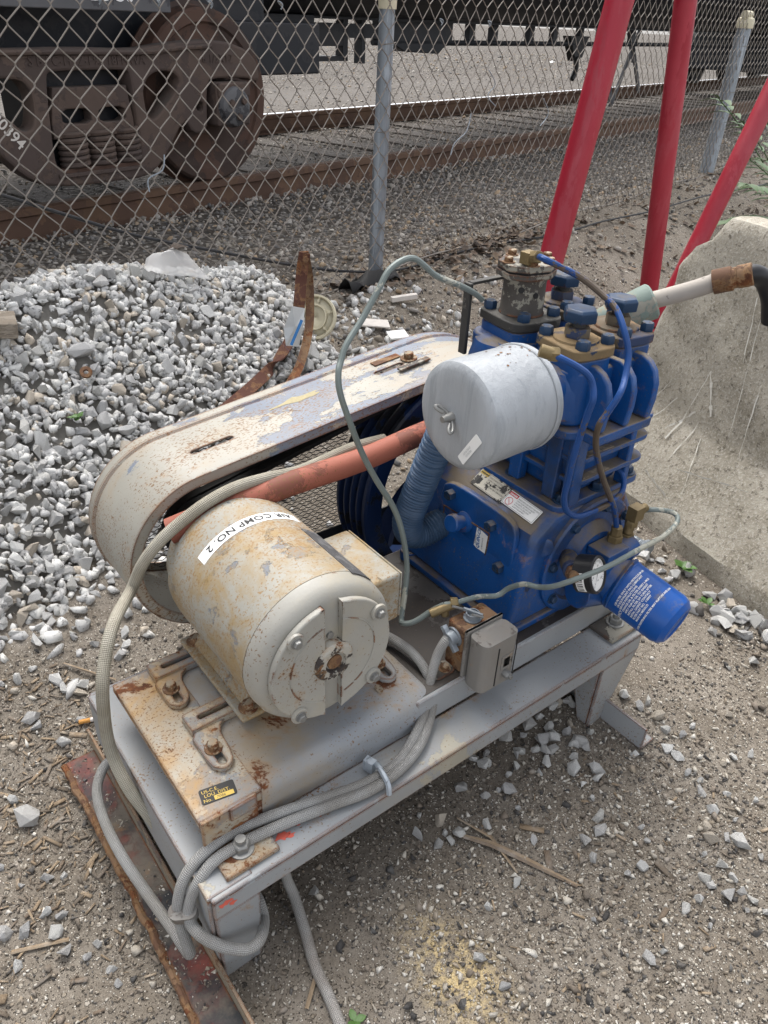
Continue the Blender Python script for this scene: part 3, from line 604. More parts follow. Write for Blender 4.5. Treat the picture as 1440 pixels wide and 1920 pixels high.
# --- skid
skid = MB(); skid.box(0,.868,.0,.068,.181,.187); skid.box(0,.868,0,.006,.147,.1808); skid.box(0,.868,.402,.431,.181,.187); skid.box(0,.868,.425,.431,.12,.1808)
skid = skid.build('skid_frame', M['grey'], comp, bevel=.0025)
m = MB(); m.box(-.004,.06,.0065,.4245,.1825,.1885); m.box(-.004,.002,.0065,.4245,.085,.182); m.build('end_channel', M['grey'], skid, bevel=.002)
m = MB(); m.box(.80,.866,.0685,.4015,.1825,.1865); m.box(.862,.867,.0685,.4015,.10,.182); m.build('end_channel', M['grey_far'], skid, bevel=.002)
m = MB(); m.prism([(0.001,.1465),(.066,.1465),(.060,.0),(.004,0)], (0,.001,0), X_, Z_, (0,.006,0)); m.prism([(.0075,.1465),(.058,.1465),(.058,0),(.0075,0)], (.001,0,0), Y_, Z_, (.006,0,0)); m.build('leg', M['grey_far'], skid, bevel=.002)
m = MB(); m.prism([(.768,.1465),(.868,.1465),(.80,.0),(.765,0)], (0,.001,0), X_, Z_, (0,.006,0)); m.prism([(.0075,.1465),(.075,.1465),(.03,.0),(.0075,0)], (.766,0,0), Y_, Z_, (.006,0,0)); m.build('leg', M['grey_far'], skid, bevel=.002)
for x in (.002, .80):
    m = MB(); m.box(x,x+.06,.424,.43,0,.119); m.build('leg', M['grey_far'], skid, bevel=.002)
m = MB(); m.box(-.0045,.0005,-.42,.50,.006,.042); m.build('ground_angle', M['angle'], skid, bevel=.0012)
m = MB(); ys = np.linspace(-.42, .47, 60); q = random.Random(3); o_ = [-.058+.003*math.sin(y*9)+q.uniform(-.0018,.0018) for y in ys]
m.ring_loft([[(-.005,y,.017),(-.030,y,.0165),(x+.006,y,.0165),(x+.004,y,-.002),(-.005,y,.0)] for x, y in zip(o_, ys)]); m.build('rusty_skid_plate', M['redpaint_plate'], skid, label='rust eaten lower plate with flaking red paint')
m = MB(); m.tube([(x+.0015, y, .013+q.uniform(-.001,.001)) for x, y in zip(o_, ys)], .0062, 8, 2, rf=lambda L: .0056+q.uniform(-.0007,.0009)); m.build('rusty_edge', M['rust'], skid)
n_ = 900; P_ = np.stack([rng.uniform(-.052, -.008, n_), rng.uniform(-.42, .46, n_), np.full(n_, .0168)], 1); P_ = P_[np.sin(P_[:,1]*17)+np.sin(P_[:,1]*41+1) > -.5]; scatter('sand_grains', P_, np.clip(rng.lognormal(-6.2, .5, len(P_)), .001, .006), M['pebble'], PEBBLES, parent=skid)
m = MB(); m.box(.803,.808,-.092,.40,0,.052); m.box(.8085,.842,-.092,.40,0,.005); m.build('ground_angle', M['grey'], skid, bevel=.0012)
# coral paint splashes on the skid, as thin irregular paint films
def splat(cx, cy, r, z, seed, sx=1.6):
    q = random.Random(seed); n = 26; ph = [q.uniform(0, 6.3) for _ in range(4)]
    return [(cx+sx*r*(1+.35*math.sin(2*t+ph[0])+.25*math.sin(3*t+ph[1])+.18*math.sin(7*t+ph[2]))*math.cos(t), cy+r*(1+.3*math.sin(2*t+ph[3])+.25*math.sin(5*t+ph[1]))*math.sin(t), z) for t in [2*math.pi*i/n for i in range(n)]]
m = MB()
for cx, cy, r, sd in ((.197,.036,.0095,1),(.178,.030,.004,5),(.150,.036,.005,2),(.118,.030,.0055,3),(.128,.024,.003,8)): p = splat(cx, cy, r, .1874, sd); m = MB(); m.add(p, [tuple(range(len(p)))]); m.build('paint_splash', M['coral'], skid, smooth=False)
for cx, cz, r, sd in ((.016,.172,.006,4),(.026,.165,.004,9)): p = [(x, -.0004, z) for x, z, _ in splat(cx, cz, r, 0, sd, 1.2)]; m = MB(); m.add(p, [tuple(range(len(p)))]); m.build('paint_splash', M['coral'], skid, smooth=False)

for (x0,x1,y0,y1,bx,by) in ((.027,.105,.013,.0655,.063,.041), (.793,.880,.012,.0655,.838,.043)):
    m = MB(); m.box(x0,x1,y0,y1,.1878,.1955); f = m.build('mounting_foot', M['tray'] if x0 < .5 else M['tarnish'], skid, bevel=.002)
    put('nut', BN, M['bolt_grey'], f, (bx,by,.1955))
# --- base pan
def pan(x0, x1, y0, y1, z0, zt, r, mat, name, end=True):
    def sec(x, dz=0, dy=0):
        P = [(y0+dy, z0), (y0+dy, zt-r-dz)]
        for k in range(1, 6): a = math.radians(18*k); P.append((y0+dy+r*(1-math.cos(a)), zt-r-dz+r*math.sin(a)))
        for k in range(0, 5): a = math.radians(90-18*k); P.append((y1-dy-r*(1-math.cos(math.pi/2-a))+0*k, zt-r-dz+r*math.sin(a)))
        P += [(y1-dy, zt-r-dz), (y1-dy, z0)]
        return [(x, y, z) for y, z in P]
    S = [sec(x0), sec(x1)]
    if end:
        for k in range(1, 6): a = math.radians(18*k); S.append(sec(x1+r*math.sin(a), r*(1-math.cos(a))*.95, r*(1-math.cos(a))*.5))
    m = MB(); m.ring_loft(S); return m.build(name, mat, comp, angle=50)
base = pan(.108, .395, .0665, .365, .1885, .2525, .026, M['pan'], 'motor_platform')
m = MB(); m.box(.021,.112,.0664,.36,.2475,.2528); m.box(.021,.0265,.0664,.36,.238,.2474); m.box(.05,.112,.0664,.36,.189,.2474); tray = m.build('slide_plate', M['tray'], base, bevel=.0022)
m = MB(); m.box(.021,.101,.0600,.0662,.197,.2565); m.box(.060,.098,.0562,.0599,.235,.2585); m.build('end_lug', M['tray'], base, bevel=.002)
flo = MB(); flo.box(.38,.905,.0672,.40,.1885,.243); flo = flo.build('base_floor', M['grey_far'], comp, bevel=.004)
m = MB(); m.box(.388,.90,.074,.395,.2432,.2442); m.build('oily_film', M['grime'], flo)
m = MB(); m.prism(oval(.05,.03,6,.455,.10), (0,0,.2445), X_, Y_, (0,0,.003)); f = m.build('mounting_lug', M['tarnish'], flo, bevel=.001); put('bolt', BS, M['bolt_rust'], f, (.462,.098,.2475))
# --- motor slide rails with real slots
for y, ey in ((.338,.288), (.214,.152)):
    m = plate_holes(rrect(.32,.036,.003,2,.235,y), [oval(.085,.009,6,.135,y), oval(.085,.009,6,.335,y)], .014, (0,0,.2532), X_, Y_, .001); sl = m.build('slide_rail', M['tray'], base, angle=40); m = MB(); m.box(.082,.39,y-.008,y+.008,.2530,.2545); m.build('slot_shade_strip', M['dark'], sl)  # dark strip under the slots, its colour stands in for the shade inside
    for ex in (.088, .372):
        out = rnd([(ex-.017,y-.012),(ex-.017,ey-.022),(ex-.006,ey-.034),(ex+.006,ey-.034),(ex+.017,ey-.022),(ex+.022,y-.028),(ex+.045,y-.012)], 1)
        m = plate_holes(out, [oval(.011,.030,6,ex,ey-.012)], .009, (0,0,.2533), X_, Y_, .001); e = m.build('slide_ear', M['tray'] if ex < .2 else M['grey'], sl, angle=40)
        put('bolt', bolt_mesh('ear_bolt', .0085, .011, 1.5), M['bolt_rust'], sl, (ex-.001,ey+.004,.2625), rot=random.random())
m = MB(); m.prism(oval(.01,.016,4,0,0), (.345,.118,.2528), X_, Y_, (0,0,.004)); g_ = m.build('grease_nipple', M['bolt_rust'], base, bevel=.001)
# asset tag plate
q = [Vector(p) for p in ((.0404,.1102,.2531),(.0845,.1015,.2531),(.0818,.0815,.2531),(.0364,.0878,.2531))]
m = MB(); U = (q[1]-q[0]).normalized(); V = (q[0]-q[3]); V = (V-U*V.dot(U)).normalized(); o = q[3]
m.prism(rrect(.047,.024,.003,3,.0235,.012), o, U, V, (0,0,.0007)); tg = m.build('asset_tag', M['ink'], base, label='black and yellow metal asset tag')
m = MB(); text_flat(m, 'US-C.E.', .0072, o+U*.003+V*.0162+Z_*.0004, U, V, lift=.0005); text_flat(m, 'LOU. DIST.', .0072, o+U*.005+V*.0095+Z_*.0004, U, V, lift=.0005); text_flat(m, 'No.', .0072, o+U*.0025+V*.0022+Z_*.0004, U, V, lift=.0005)
m.prism(rrect(.026,.0068,.0005,1,.030,.0050), o+Z_*.0007, U, V, (0,0,.0003)); m.build('tag_print', M['yellow'], tg, smooth=False)
m = MB(); text_flat(m, '7086', .0062, o+U*.0195+V*.0026+Z_*.0007, U, V, lift=.0005, shear=.2); m.build('tag_number', M['ink'], tg, smooth=False)
# --- electric motor
MX, MZ, MR = .232, .410, .1105
m = MB(); m.lathe([(0,.10),(.0,MR),(.205,MR),(.225,MR-.002),(.235,MR-.012),(.262,MR-.016),(.268,.06)], (MX,.118,MZ), Y_, 72); mot = m.build('motor', M['motor'], comp, angle=30)
m = MB(); m.lathe([(0,MR-.0005),(-.016,MR-.002),(-.026,MR-.008),(-.031,MR-.018),(-.032,.02)], (MX,.1175,MZ), Y_, 72); bell = m.build('end_bell', M['bell'], mot, angle=60)
for sg in (-1, 1):
    R_ = .0935; w0 = .0135; a0 = math.acos(w0/R_); pts = [(sg*R_*math.cos(t), R_*math.sin(t)) for t in np.linspace(-a0, a0, 30)]
    pts = [p for p in pts]+[]; poly = [(sg*w0, -R_*math.sin(a0))]+pts+[(sg*w0, R_*math.sin(a0))]
    if sg < 0: poly = [p for p in poly if not (p[0] < -.052 and p[1] < -.060)]
    # lower inner corner cut back as in the weathered casting
    m = MB(); m.prism(poly, (MX,.0862,MZ), X_, Z_, (0,-.0105,0)); m.build('bell_face', M['bell'], bell, bevel=.004, seg=3)
m = MB(); m.lathe([(0,.0305),(-.012,.030),(-.016,.026),(-.0165,.0165),(-.011,.0155),(-.011,.001)], (MX,.0862,MZ), Y_, 32); m.build('shaft_hub', paint('hub_flaked', (.38,.36,.31), (.05,.04,.035), .52, 34, rust=.3, rsc=30, rough=.7), bell, angle=35)
m = MB(); m.lathe([(0,.011),(-.002,.011),(-.002,.008)], (MX,.0745,MZ), Y_, 20); m.build('shaft_centre', M['rust'], bell)
m = MB(); m.tube([(MX+.066*math.cos(t),.0752,MZ+.066*math.sin(t)) for t in np.linspace(math.radians(25), math.radians(78), 14)], .0012, 5, 1); m.tube([(MX+.066*math.cos(t),.0752,MZ+.066*math.sin(t)) for t in np.linspace(math.radians(102), math.radians(258), 40)], .0012, 5, 1); m.tube([(MX+.066*math.cos(t),.0752,MZ+.066*math.sin(t)) for t in np.linspace(math.radians(-75), math.radians(25), 24)], .0012, 5, 1); m.build('cast_ring', M['bell'], bell)
m = MB(); m.lathe([(0,.0052),(-.003,.005),(-.0035,.002)], (MX,.0855,MZ+.038), Y_, 14); m.build('screw', M['bolt_grey'], bell)
for ax_, az_ in ((-.058,.064),(.070,.050),(-.055,-.066),(.065,-.062)):
    m = MB(); m.lathe([(0,.0125),(-.004,.012),(-.0045,.0115)], (MX+ax_,.0755,MZ+az_), Y_, 20); p = m.build('bolt_boss', M['bell'], bell, bevel=.001)
    put('bell_bolt', BS, M['bolt_grey'], bell, (MX+ax_,.0712,MZ+az_), -Y_, .3, .8)
# motor feet
for x0, x1 in ((.138,.190), (.290,.345)):
    m = MB(); m.box(x0,x1,.165,.372,.2675,.2755); m.prism([(x0+.012,.2755),(x1-.002,.2755),(MX+(x0-MX)*.45+.02,.33),(MX+(x0-MX)*.45,.33)] if x0 < .2 else [(x0+.002,.2755),(x1-.012,.2755),(MX+(x1-MX)*.45,.33),(MX+(x1-MX)*.45-.02,.33)], (0,.19,0), X_, Z_, (0,.16,0))
    f = m.build('motor_foot', M['motor'], mot, bevel=.004)
    for y in (.183, .352): put('foot_bolt', BH, M['bolt_rust'], f, ((.157 if x0 < .2 else .328), y, .2755), rot=random.random())
# terminal box and nameplate
m = MB(); m.box(.333,.404,.150,.290,.345,.432); tb = m.build('terminal_box', M['motor'], mot, bevel=.006, seg=3); m = MB(); m.box(.4042,.4075,.152,.288,.347,.430); m.build('box_lid', M['motor'], tb, bevel=.002)
def cyl_pt(a, y, lift=0): a = math.radians(a); return Vector((MX+(MR+lift)*math.cos(a), y, MZ+(MR+lift)*math.sin(a)))
def patch(a0, a1, y0, y1, lift, n=16):
    m = MB(); A = np.linspace(a0, a1, n); m.ring_loft([[cyl_pt(a,y0,0), cyl_pt(a,y0,lift), cyl_pt(a,y1,lift), cyl_pt(a,y1,0)] for a in A]); return m
npm = patch(40, 61, .112, .236, .0012, 10).build('nameplate', paint('dull_nameplate', (.12,.12,.125), (.24,.24,.24), .6, 30, rough=.45, metal=.4), mot)
lb = patch(50, 138.5, .2655, .2855, .0005, 30).build('name_tape', M['white'], mot, label='white tape reading AIR COMP NO. 2')
vs, fs = text_geo('AIR COMP NO. 2', .0160, bold=.0002, space=1.05); wmax = max(v[0] for v in vs); m = MB()
A0, A1 = 57.0, 130.0; k_ = (A1-A0)/wmax
m.add([cyl_pt(A0+v[0]*k_, .2808-v[1]*1.0, .0011) for v in vs], [tuple(f) for f in fs]); m.build('tape_lettering', M['ink'], lb, smooth=False)
# --- belt guard
GA, GB = (.232,.392,.140), (.775,.335,.256)
def hullloop(ca, cb, ra, rb, n=56):
    (ax, az), (bx, bz) = ca, cb; d = math.hypot(bx-ax, bz-az); base_a = math.atan2(bz-az, bx-ax); off = math.acos((ra-rb)/d)
    P = []; a1, a2 = base_a+off, base_a+2*math.pi-off
    for k in range(n+1): a = a1+(a2-a1)*k/n; P.append((ax+ra*math.cos(a), az+ra*math.sin(a), math.cos(a), math.sin(a)))
    for k in range(n+1): a = a2+(a1+2*math.pi-a2)*k/n; P.append((bx+rb*math.cos(a), bz+rb*math.sin(a), math.cos(a), math.sin(a)))
    # fill the straight runs with points
    out = []
    for i, p in enumerate(P):
        q = P[(i+1) % len(P)]; out.append(p); L = math.hypot(q[0]-p[0], q[1]-p[1])
        if L > .1:
            for k in range(1, 12): t = k/12; out.append(tuple(p[j]*(1-t)+q[j]*t for j in range(4)))
    return out
LOOP = hullloop(GA[:2], GB[:2], GA[2], GB[2])
YN, YF = .408, .580
sec = [(YN,-.017),(YN,0),(YN+.004,.0015),(YF-.030,.0015),(YF-.027,.0045),(YF-.022,.0045),(YF-.019,.0015),(YF,.0015),(YF,-.018),(YF-.003,-.018),(YF-.003,-.0015),(YN+.003,-.0015),(YN+.003,-.017)]
m = MB(); rings = [[(x+nx*d, y, z+nz*d) for y, d in sec] for x, z, nx, nz in LOOP]; m.ring_loft(rings+[rings[0]], caps=False); me_g = m.mesh('belt_guard', ORG[comp], angle=40); me_g.materials.append(M['guard'])
# two adjusting slots cut right through the top sheet
def top_pt(x):
    c = [(p[0], p[1], p[2], p[3]) for p in LOOP if p[3] > .3]; c.sort(); xs_ = [p[0] for p in c]
    return float(np.interp(x, xs_, [p[1] for p in c])), Vector((float(np.interp(x, xs_, [p[2] for p in c])), 0, float(np.interp(x, xs_, [p[3] for p in c])))).normalized()
tmpo = bpy.data.objects.new('tmpg', me_g); COL.objects.link(tmpo); cuts = []
SLOTS = ((.272,.475,.075), (.640,.495,.065))
for x, y, L in SLOTS:
    z, nv = top_pt(x); tv = Vector((nv.z, 0, -nv.x)); m = MB(); m.prism(oval(L,.012,6), Vector((x,y,z))-nv*.02, tv, Y_, nv*.04); c = bpy.data.objects.new('tmpc', m.mesh('tmpc', ORG[comp], False)); COL.objects.link(c); cuts.append(c)
    bo = tmpo.modifiers.new('b', 'BOOLEAN'); bo.operation = 'DIFFERENCE'; bo.object = c; bo.solver = 'EXACT'
dg = bpy.context.evaluated_depsgraph_get(); me_b = bpy.data.meshes.new_from_object(tmpo.evaluated_get(dg)); me_b.name = 'belt_guard'
for c in cuts+[tmpo]: bpy.data.objects.remove(c)
guard = bpy.data.objects.new('belt_guard', me_b); _link(guard, comp)
z, nv = top_pt(.70); tv = Vector((nv.z,0,-nv.x))
m = MB(); m.obox(Vector((.678,.47,z))+nv*.004, (tv, Y_, nv), (.035,.006,.0022)); br = m.build('slot_strap', M['tarnish'], guard, bevel=.001)
put('strap_bolt', bolt_mesh('strap_bolt', .010, .010, 1.6), M['bolt_rust'], guard, Vector((.69,.50,top_pt(.69)[0]))+nv*.003, nv)
m = MB(); m.obox(Vector((.655,.525,top_pt(.655)[0]))+nv*.003, (tv, Y_, nv), (.03,.008,.0012)); m.build('strap_plate', M['rust'], guard, bevel=.0006)
z, nv = top_pt(.455); m = MB(); p = splat(0, 0, .012, 0, 21, 3.0); tv = Vector((nv.z,0,-nv.x)); m.add([Vector((.455,.51,z))+tv*a+Y_*b*.8+nv*.0020 for a, b, _ in p], [tuple(range(len(p)))]); m.build('paint_patch', plain('tan_paint', (.36,.31,.18), .7, var=.3, vs=200), guard, smooth=False)
# expanded metal back, clipped to the guard outline
POLY = [(p[0]-p[2]*.010, p[1]-p[3]*.010) for p in LOOP]
def inside(x, z):
    c = False; j = len(POLY)-1
    for i in range(len(POLY)):
        xi, zi = POLY[i]; xj, zj = POLY[j]
        if (zi > z) != (zj > z) and x < (xj-xi)*(z-zi)/(zj-zi)+xi: c = not c
        j = i
    return c
m = MB(); pw, ph = .0165, .0072; nrow = int(.52/ph)
for r in range(nrow):
    z0 = .08+r*ph
    for k in range(110):
        x0 = .085+k*pw/2; s0 = (k+r) % 2; a = (x0, z0+(ph*.5 if s0 else 0)); b = (x0+pw/2, z0+(0 if s0 else ph*.5))
        if a[0] > .60 or not inside(*a) or not inside(*b) or a[1] < .215: continue
        m.add([(a[0],YF-.006,a[1]-.0011),(b[0],YF-.006,b[1]-.0011),(b[0],YF-.0085,b[1]+.0011),(a[0],YF-.0085,a[1]+.0011)], [(0,1,2,3)])
gr = m.build('expanded_metal_mesh', M['dark'], guard, smooth=False); sm = gr.modifiers.new('thick', 'SOLIDIFY'); sm.thickness = .0013; sm.offset = 0
low = [p for p in POLY if p[1] <= .222]; low.sort(key=lambda p: math.atan2(p[1]-.35, p[0]-.5)); m = MB(); m.prism(low, (0,YF-.012,0), X_, Z_, (0,.003,0)); m.build('lower_backing_plate', M['dark'], guard, smooth=False)
# pulley, flywheel, belts
m = MB(); m.lathe([(0,.03),(0,.062),(.006,.064),(.012,.056),(.018,.064),(.024,.056),(.030,.064),(.036,.056),(.042,.064),(.048,.062),(.048,.02)], (MX,.424,MZ), Y_, 40); m.lathe([(-.07,.017),(.06,.017)], (MX,.46,MZ), Y_, 16); m.build('motor_pulley', M['dark'], comp, angle=25)
FX, FZ, FR = .775, .335, .238
fm = paint('flywheel_blue', (.007,.022,.075), (.012,.014,.02), .6, 5, rough=.4)
m = MB(); m.lathe([(.095,.200),(.0,.200),(-.001,.210),(0,FR-.004),(.004,FR)]+[q for k in range(4) for q in ((.012+.02*k,FR),(.017+.02*k,FR-.012),(.023+.02*k,FR-.012),(.028+.02*k,FR))]+[(.094,FR),(.096,FR-.004),(.096,.2)], (FX,.418,FZ), Y_, 72, caps=False); fly = m.build('flywheel', fm, comp, angle=25)
m = MB(); m.lathe([(.01,.02),(0,.045),(.06,.05),(.06,.02)], (FX,.426,FZ), Y_, 32); m.build('hub', fm, fly)
for k in range(5):
    m = MB(); a0 = 2*math.pi*k/5+.35; pts = [Vector((FX+r*math.cos(a0+.9*(r-.04)/.16), .454, FZ+r*math.sin(a0+.9*(r-.04)/.16))) for r in np.linspace(.04, .203, 8)]
    R_ = []
    for i, p in enumerate(pts):
        t = (pts[min(i+1,7)]-pts[max(i-1,0)]).normalized(); nn = Vector((-t.z,0,t.x)); w = .034-.010*i/7; R_.append([p+nn*w+Y_*.0, p+Y_*-.012, p-nn*w, p+Y_*.014])
    m.ring_loft(R_); m.build('spoke', fm, fly)
for k in range(2):
    yb = .437+.02*k; L = hullloop((MX,MZ), (FX,FZ), .062, FR+.001, 30); m = MB()
    R_ = [[(x-nx*.008,yb-.0045,z-nz*.008),(x+nx*.002,yb-.007,z+nz*.002),(x+nx*.002,yb+.007,z+nz*.002),(x-nx*.008,yb+.0045,z-nz*.008)] for x, z, nx, nz in L]; m.ring_loft(R_+[R_[0]], caps=False); m.build('drive_belt', M['belt'], comp)
# --- pump: crankcase
m = MB(); sec2 = [(.602,.262),(.618,.258),(.905,.258),(.912,.30),(.895,.40),(.86,.452),(.70,.459),(.680,.457),(.640,.428),(.634,.41)]
m.ring_loft([[(FX+(x-FX)*k, y, z if z < .26 else .258+(z-.258)*kz) for x, z in sec2] for y, k, kz in ((.098,.95,.96),(.108,1,1),(.30,1,1),(.372,1,1),(.385,.94,.95))]); crank = m.build('crankcase', M['blue'], comp, bevel=.006, seg=3)
m = MB(); m.prism(rrect(.33,.30,.02,4,.758,.24), (0,0,.2445), X_, Y_, (0,0,.0145)); m.build('crankcase_foot', M['blue'], crank, bevel=.004)
for x, y in ((.615,.112),(.900,.112),(.615,.368),(.90,.368)):
    m = MB(); m.prism(oval(.05,.036,6,x,y), (0,0,.2447), X_, Y_, (0,0,.018)); f = m.build('foot_lug', M['blue'], crank, bevel=.003); put('foot_bolt', BH, M['bolt_blue'], f, (x,y,.2627))
# hand-hole cover on the left face
cov = [(.3115,.4367),(.2882,.4521),(.2447,.4545),(.162,.4521),(.1392,.4459),(.1289,.4254),(.1304,.3258),(.1448,.3039),(.171,.291),(.2983,.2897),(.321,.3201)]
m = MB(); m.prism(rnd([(a, b-.006) for a, b in cov], 1), (.636,0,0), Y_, Z_, (-.013,0,0)); cover = m.build('inspection_cover', M['blue'], crank, bevel=.004, seg=3); XC = .623
for y, z in ((.2829,.4253),(.1814,.4167),(.1515,.3493),(.1889,.2950),(.307,.335)): put('cover_bolt', BB, M['bolt_blue'], cover, (XC,y,z), -X_, .4)
m = MB(); m.lathe([(0,.020),(.006,.018),(.008,.012),(.022,.012),(.024,.016),(.034,.0165),(.036,.014)], (XC,.2455,.388), (-1,0,.25), 28); m.build('breather_cap', M['blue'], cover, angle=35)
pl = [Vector((XC-.0006,y,z-.010)) for y, z in ((.300,.4034),(.1856,.4068),(.1903,.3211),(.2953,.3304))]
m = MB()
for a, b in ((0,1),(1,2),(2,3),(3,0)): m.tube([pl[a], pl[b]], .0016, 6, 1)
m.build('raised_frame', M['tarnish'], cover)
tq = [Vector((XC-.0012,y,z)) for y, z in ((.2140,.3960),(.1865,.3900),(.1890,.3520),(.2000,.3500),(.2170,.3560))]; m = MB(); m.add(tq, [(0,1,2,3,4)]); tagm = m.build('can_decal', M['white'], cover, smooth=False, label='white oil can decal')
m = MB(); m.add([Vector((XC-.0012,y,z)) for y, z in ((.2090,.3530),(.2040,.3510),(.202,.338),(.1955,.327),(.1930,.330),(.199,.342))], [(0,1,2,3,4,5)]); m.add([Vector((XC-.0012,y,z)) for y, z in ((.1955,.328),(.1895,.333),(.188,.332),(.194,.324))], [(0,1,2,3)]); m.build('can_spout', M['white'], tagm, smooth=False)
m = MB(); text_flat(m, 'QUIN-CIP', .0098, (XC-.0016,.2045,.3545), Vector((0,.0,1)), Vector((0,1,0)), lift=.0, bold=.0003, shear=.25); m.build('decal_lettering', M['blueink'], tagm, smooth=False)
m = MB(); text_flat(m, 'GENUINE', .0040, (XC-.0016,.2125,.362), Vector((0,0,1)), Vector((0,1,0)), lift=.0); text_flat(m, 'LUBRICANTS', .0040, (XC-.0016,.1965,.358), Vector((0,0,1)), Vector((0,1,0)), lift=.0); m.build('decal_small_print', M['ink'], tagm, smooth=False)
# safety labels on the sloping shoulder
def label(quad, name, mat, lbl):
    q = [Vector(p) for p in quad]; U = (q[1]-q[0]); V = q[0]-q[3]; w = U.length; h = V.length; U.normalize(); N = U.cross(V).normalized(); V = N.cross(U)
    m = MB(); o = q[3]+N*.0010; m.prism(rrect(w,h,.001,1,w/2,h/2), o-N*.0008, U, V, N*.0010); L = m.build(name, mat, crank, label=lbl); return L, o, U, V, N, w, h
def frame_lines(m, o, U, V, w, h, N, t=.0005, ins=.0012):
    for x0, x1, y0, y1 in ((ins,w-ins,ins,ins+t),(ins,w-ins,h-ins-t,h-ins),(ins,ins+t,ins,h-ins),(w-ins-t,w-ins,ins,h-ins)):
        m.add([o+U*a+V*b+N*.0005 for a, b in ((x0,y0),(x1,y0),(x1,y1),(x0,y1))], [(0,1,2,3)])
L, o, U, V, N, w, h = label(((.6814,.285,.4603),(.6782,.2087,.4579),(.6538,.1999,.4396),(.6564,.2748,.4415)), 'warning_label', M['label_dirty'], 'grimy yellow headed warning label')
m = MB(); frame_lines(m, o, U, V, w, h, N); lines = ['DISCONNECT ELECTRICAL', 'SUPPLY AND RELEASE', 'ALL AIR PRESSURE FROM', 'SYSTEM BEFORE SERVICING']
for i, t in enumerate(lines): text_flat(m, t, .0040, o+U*.025+V*(h-.0075-.0052*i), U, V, lift=.0006)
m.prism(oval(.008,.013,5,.0125,.011), o+N*.0003, U, V, N*.0004); m.build('label_print', M['ink'], L, smooth=False)
m = MB(); m.add([o+U*a+V*b+N*.0006 for a, b in ((.0018,h-.0018),(.0018,h-.0085),(.0215,h-.0085),(.0215,h-.0018))], [(0,1,2,3)]); m.build('label_header', M['yellow'], L, smooth=False)
m = MB(); text_flat(m, 'WARNING', .0040, o+U*.003+V*(h-.0068), U, V, lift=.0009, bold=.0002); m.build('label_heading', M['ink'], L, smooth=False)
L, o, U, V, N, w, h = label(((.6769,.2058,.4569),(.6732,.1314,.4542),(.652,.1251,.4383),(.6557,.1993,.441)), 'danger_label', M['white'], 'clean white danger label with red header')
m = MB(); frame_lines(m, o, U, V, w, h, N); lines = ['BREATHING AIR FROM THIS UNIT', 'CAN CAUSE SERIOUS INJURY', 'OR DEATH. DO NOT USE', 'WITHOUT FILTERS AND', 'ALARM EQUIPMENT.']
for i, t in enumerate(lines): text_flat(m, t, .0032, o+U*.0235+V*(h-.0070-.0040*i), U, V, lift=.0006)
m.build('label_print', M['ink'], L, smooth=False)
m = MB(); m.add([o+U*a+V*b+N*.0006 for a, b in ((.0018,h-.0018),(.0018,h-.0080),(.0215,h-.0080),(.0215,h-.0018))], [(0,1,2,3)])
m.tube([o+U*(.0115+.0068*math.cos(t))+V*(.0092+.0068*math.sin(t))+N*.0005 for t in np.linspace(0,2*math.pi,24)], .0005, 4, 1); m.tube([o+U*.0067+V*.014+N*.0005, o+U*.0163+V*.0044+N*.0005], .0005, 4, 1); m.build('prohibition_sign', M['redink'], L, smooth=False)
m = MB(); text_flat(m, 'DANGER', .0040, o+U*.0038+V*(h-.0066), U, V, lift=.0009, bold=.0002); m.build('label_heading', M['white'], L, smooth=False)
# round plug boss on the front corner
m = MB(); m.lathe([(0,.017),(.014,.016),(.015,.0145)], (.668,.110,.402), (-.55,-.8,.12), 28); m.build('round_plug', M['blue'], crank, angle=35)
# bearing carrier, oil pump, pressure gauge and oil filter
CX, CZ = .775, .345
m = MB(); m.lathe([(0,.112),(-.008,.112),(-.011,.108),(-.011,.088),(-.004,.084),(-.004,.07),(-.022,.055),(-.026,.03)], (CX,.100,CZ), Y_, 56); cap = m.build('bearing_carrier', M['blue'], crank, angle=30)
for a in (35, 80, 125, 170, 215): put('carrier_bolt', BS, M['bolt_blue'], cap, (CX+.098*math.cos(math.radians(a)),.089,CZ+.098*math.sin(math.radians(a))), -Y_, .2)
m = MB(); m.cyl((.716,.088,.367), (.668,.040,.388), .016, 24); m.build('relief_valve_boss', M['blue_dirty'], cap, bevel=.002)
m = MB(); m.hexa((.669,.041,.3875), (-.7,-.68,.25), .0135, .012); m.cyl((.661,.033,.390), (.652,.024,.393), .009, 16); m.build('relief_valve_plug', M['rust'], cap, bevel=.0015)
m = MB(); m.lathe([(0,.050),(.02,.050),(.026,.044),(.055,.042),(.06,.05),(.064,.050)], (.775,.082,.335), (.24,-.94,-.22), 36); m.cyl((.72,.06,.31),(.80,.05,.29),.028,20); m.cyl((.79,.05,.36),(.835,.05,.37),.022,20); m.box(.745,.80,.03,.075,.345,.39); m.build('oil_pump', M['blue'], cap, bevel=.004, angle=40)
fax = Vector((.13,-.97,-.20)).normalized(); fo = Vector((.793,.030,.318))
m = MB(); m.lathe([(0,.040),(0,.0465),(.004,.0485),(.010,.0485),(.012,.0475),(.098,.0470),(.108,.044),(.116,.036),(.117,.030),(.114,.027),(.114,.002)], fo, fax, 48); filt = m.build('oil_filter', M['filter'], crank, angle=25)
m = MB(); 
fu = (Vector((-.80,0,.6))); fu = (fu-fax*fu.dot(fax)).normalized(); fv = fax.cross(fu)
def filt_pt(ang, d, r=.0480): a = math.radians(ang); return fo+fax*d+(fu*math.cos(a)+fv*math.sin(a))*r
def filt_text(body, size, ang, d, m):
    vs, fs = text_geo(body, size, bold=.00012); k = math.degrees(1/.048)
    m.add([filt_pt(ang-v[0]*k*1.0, d-v[1]) for v in vs], fs)
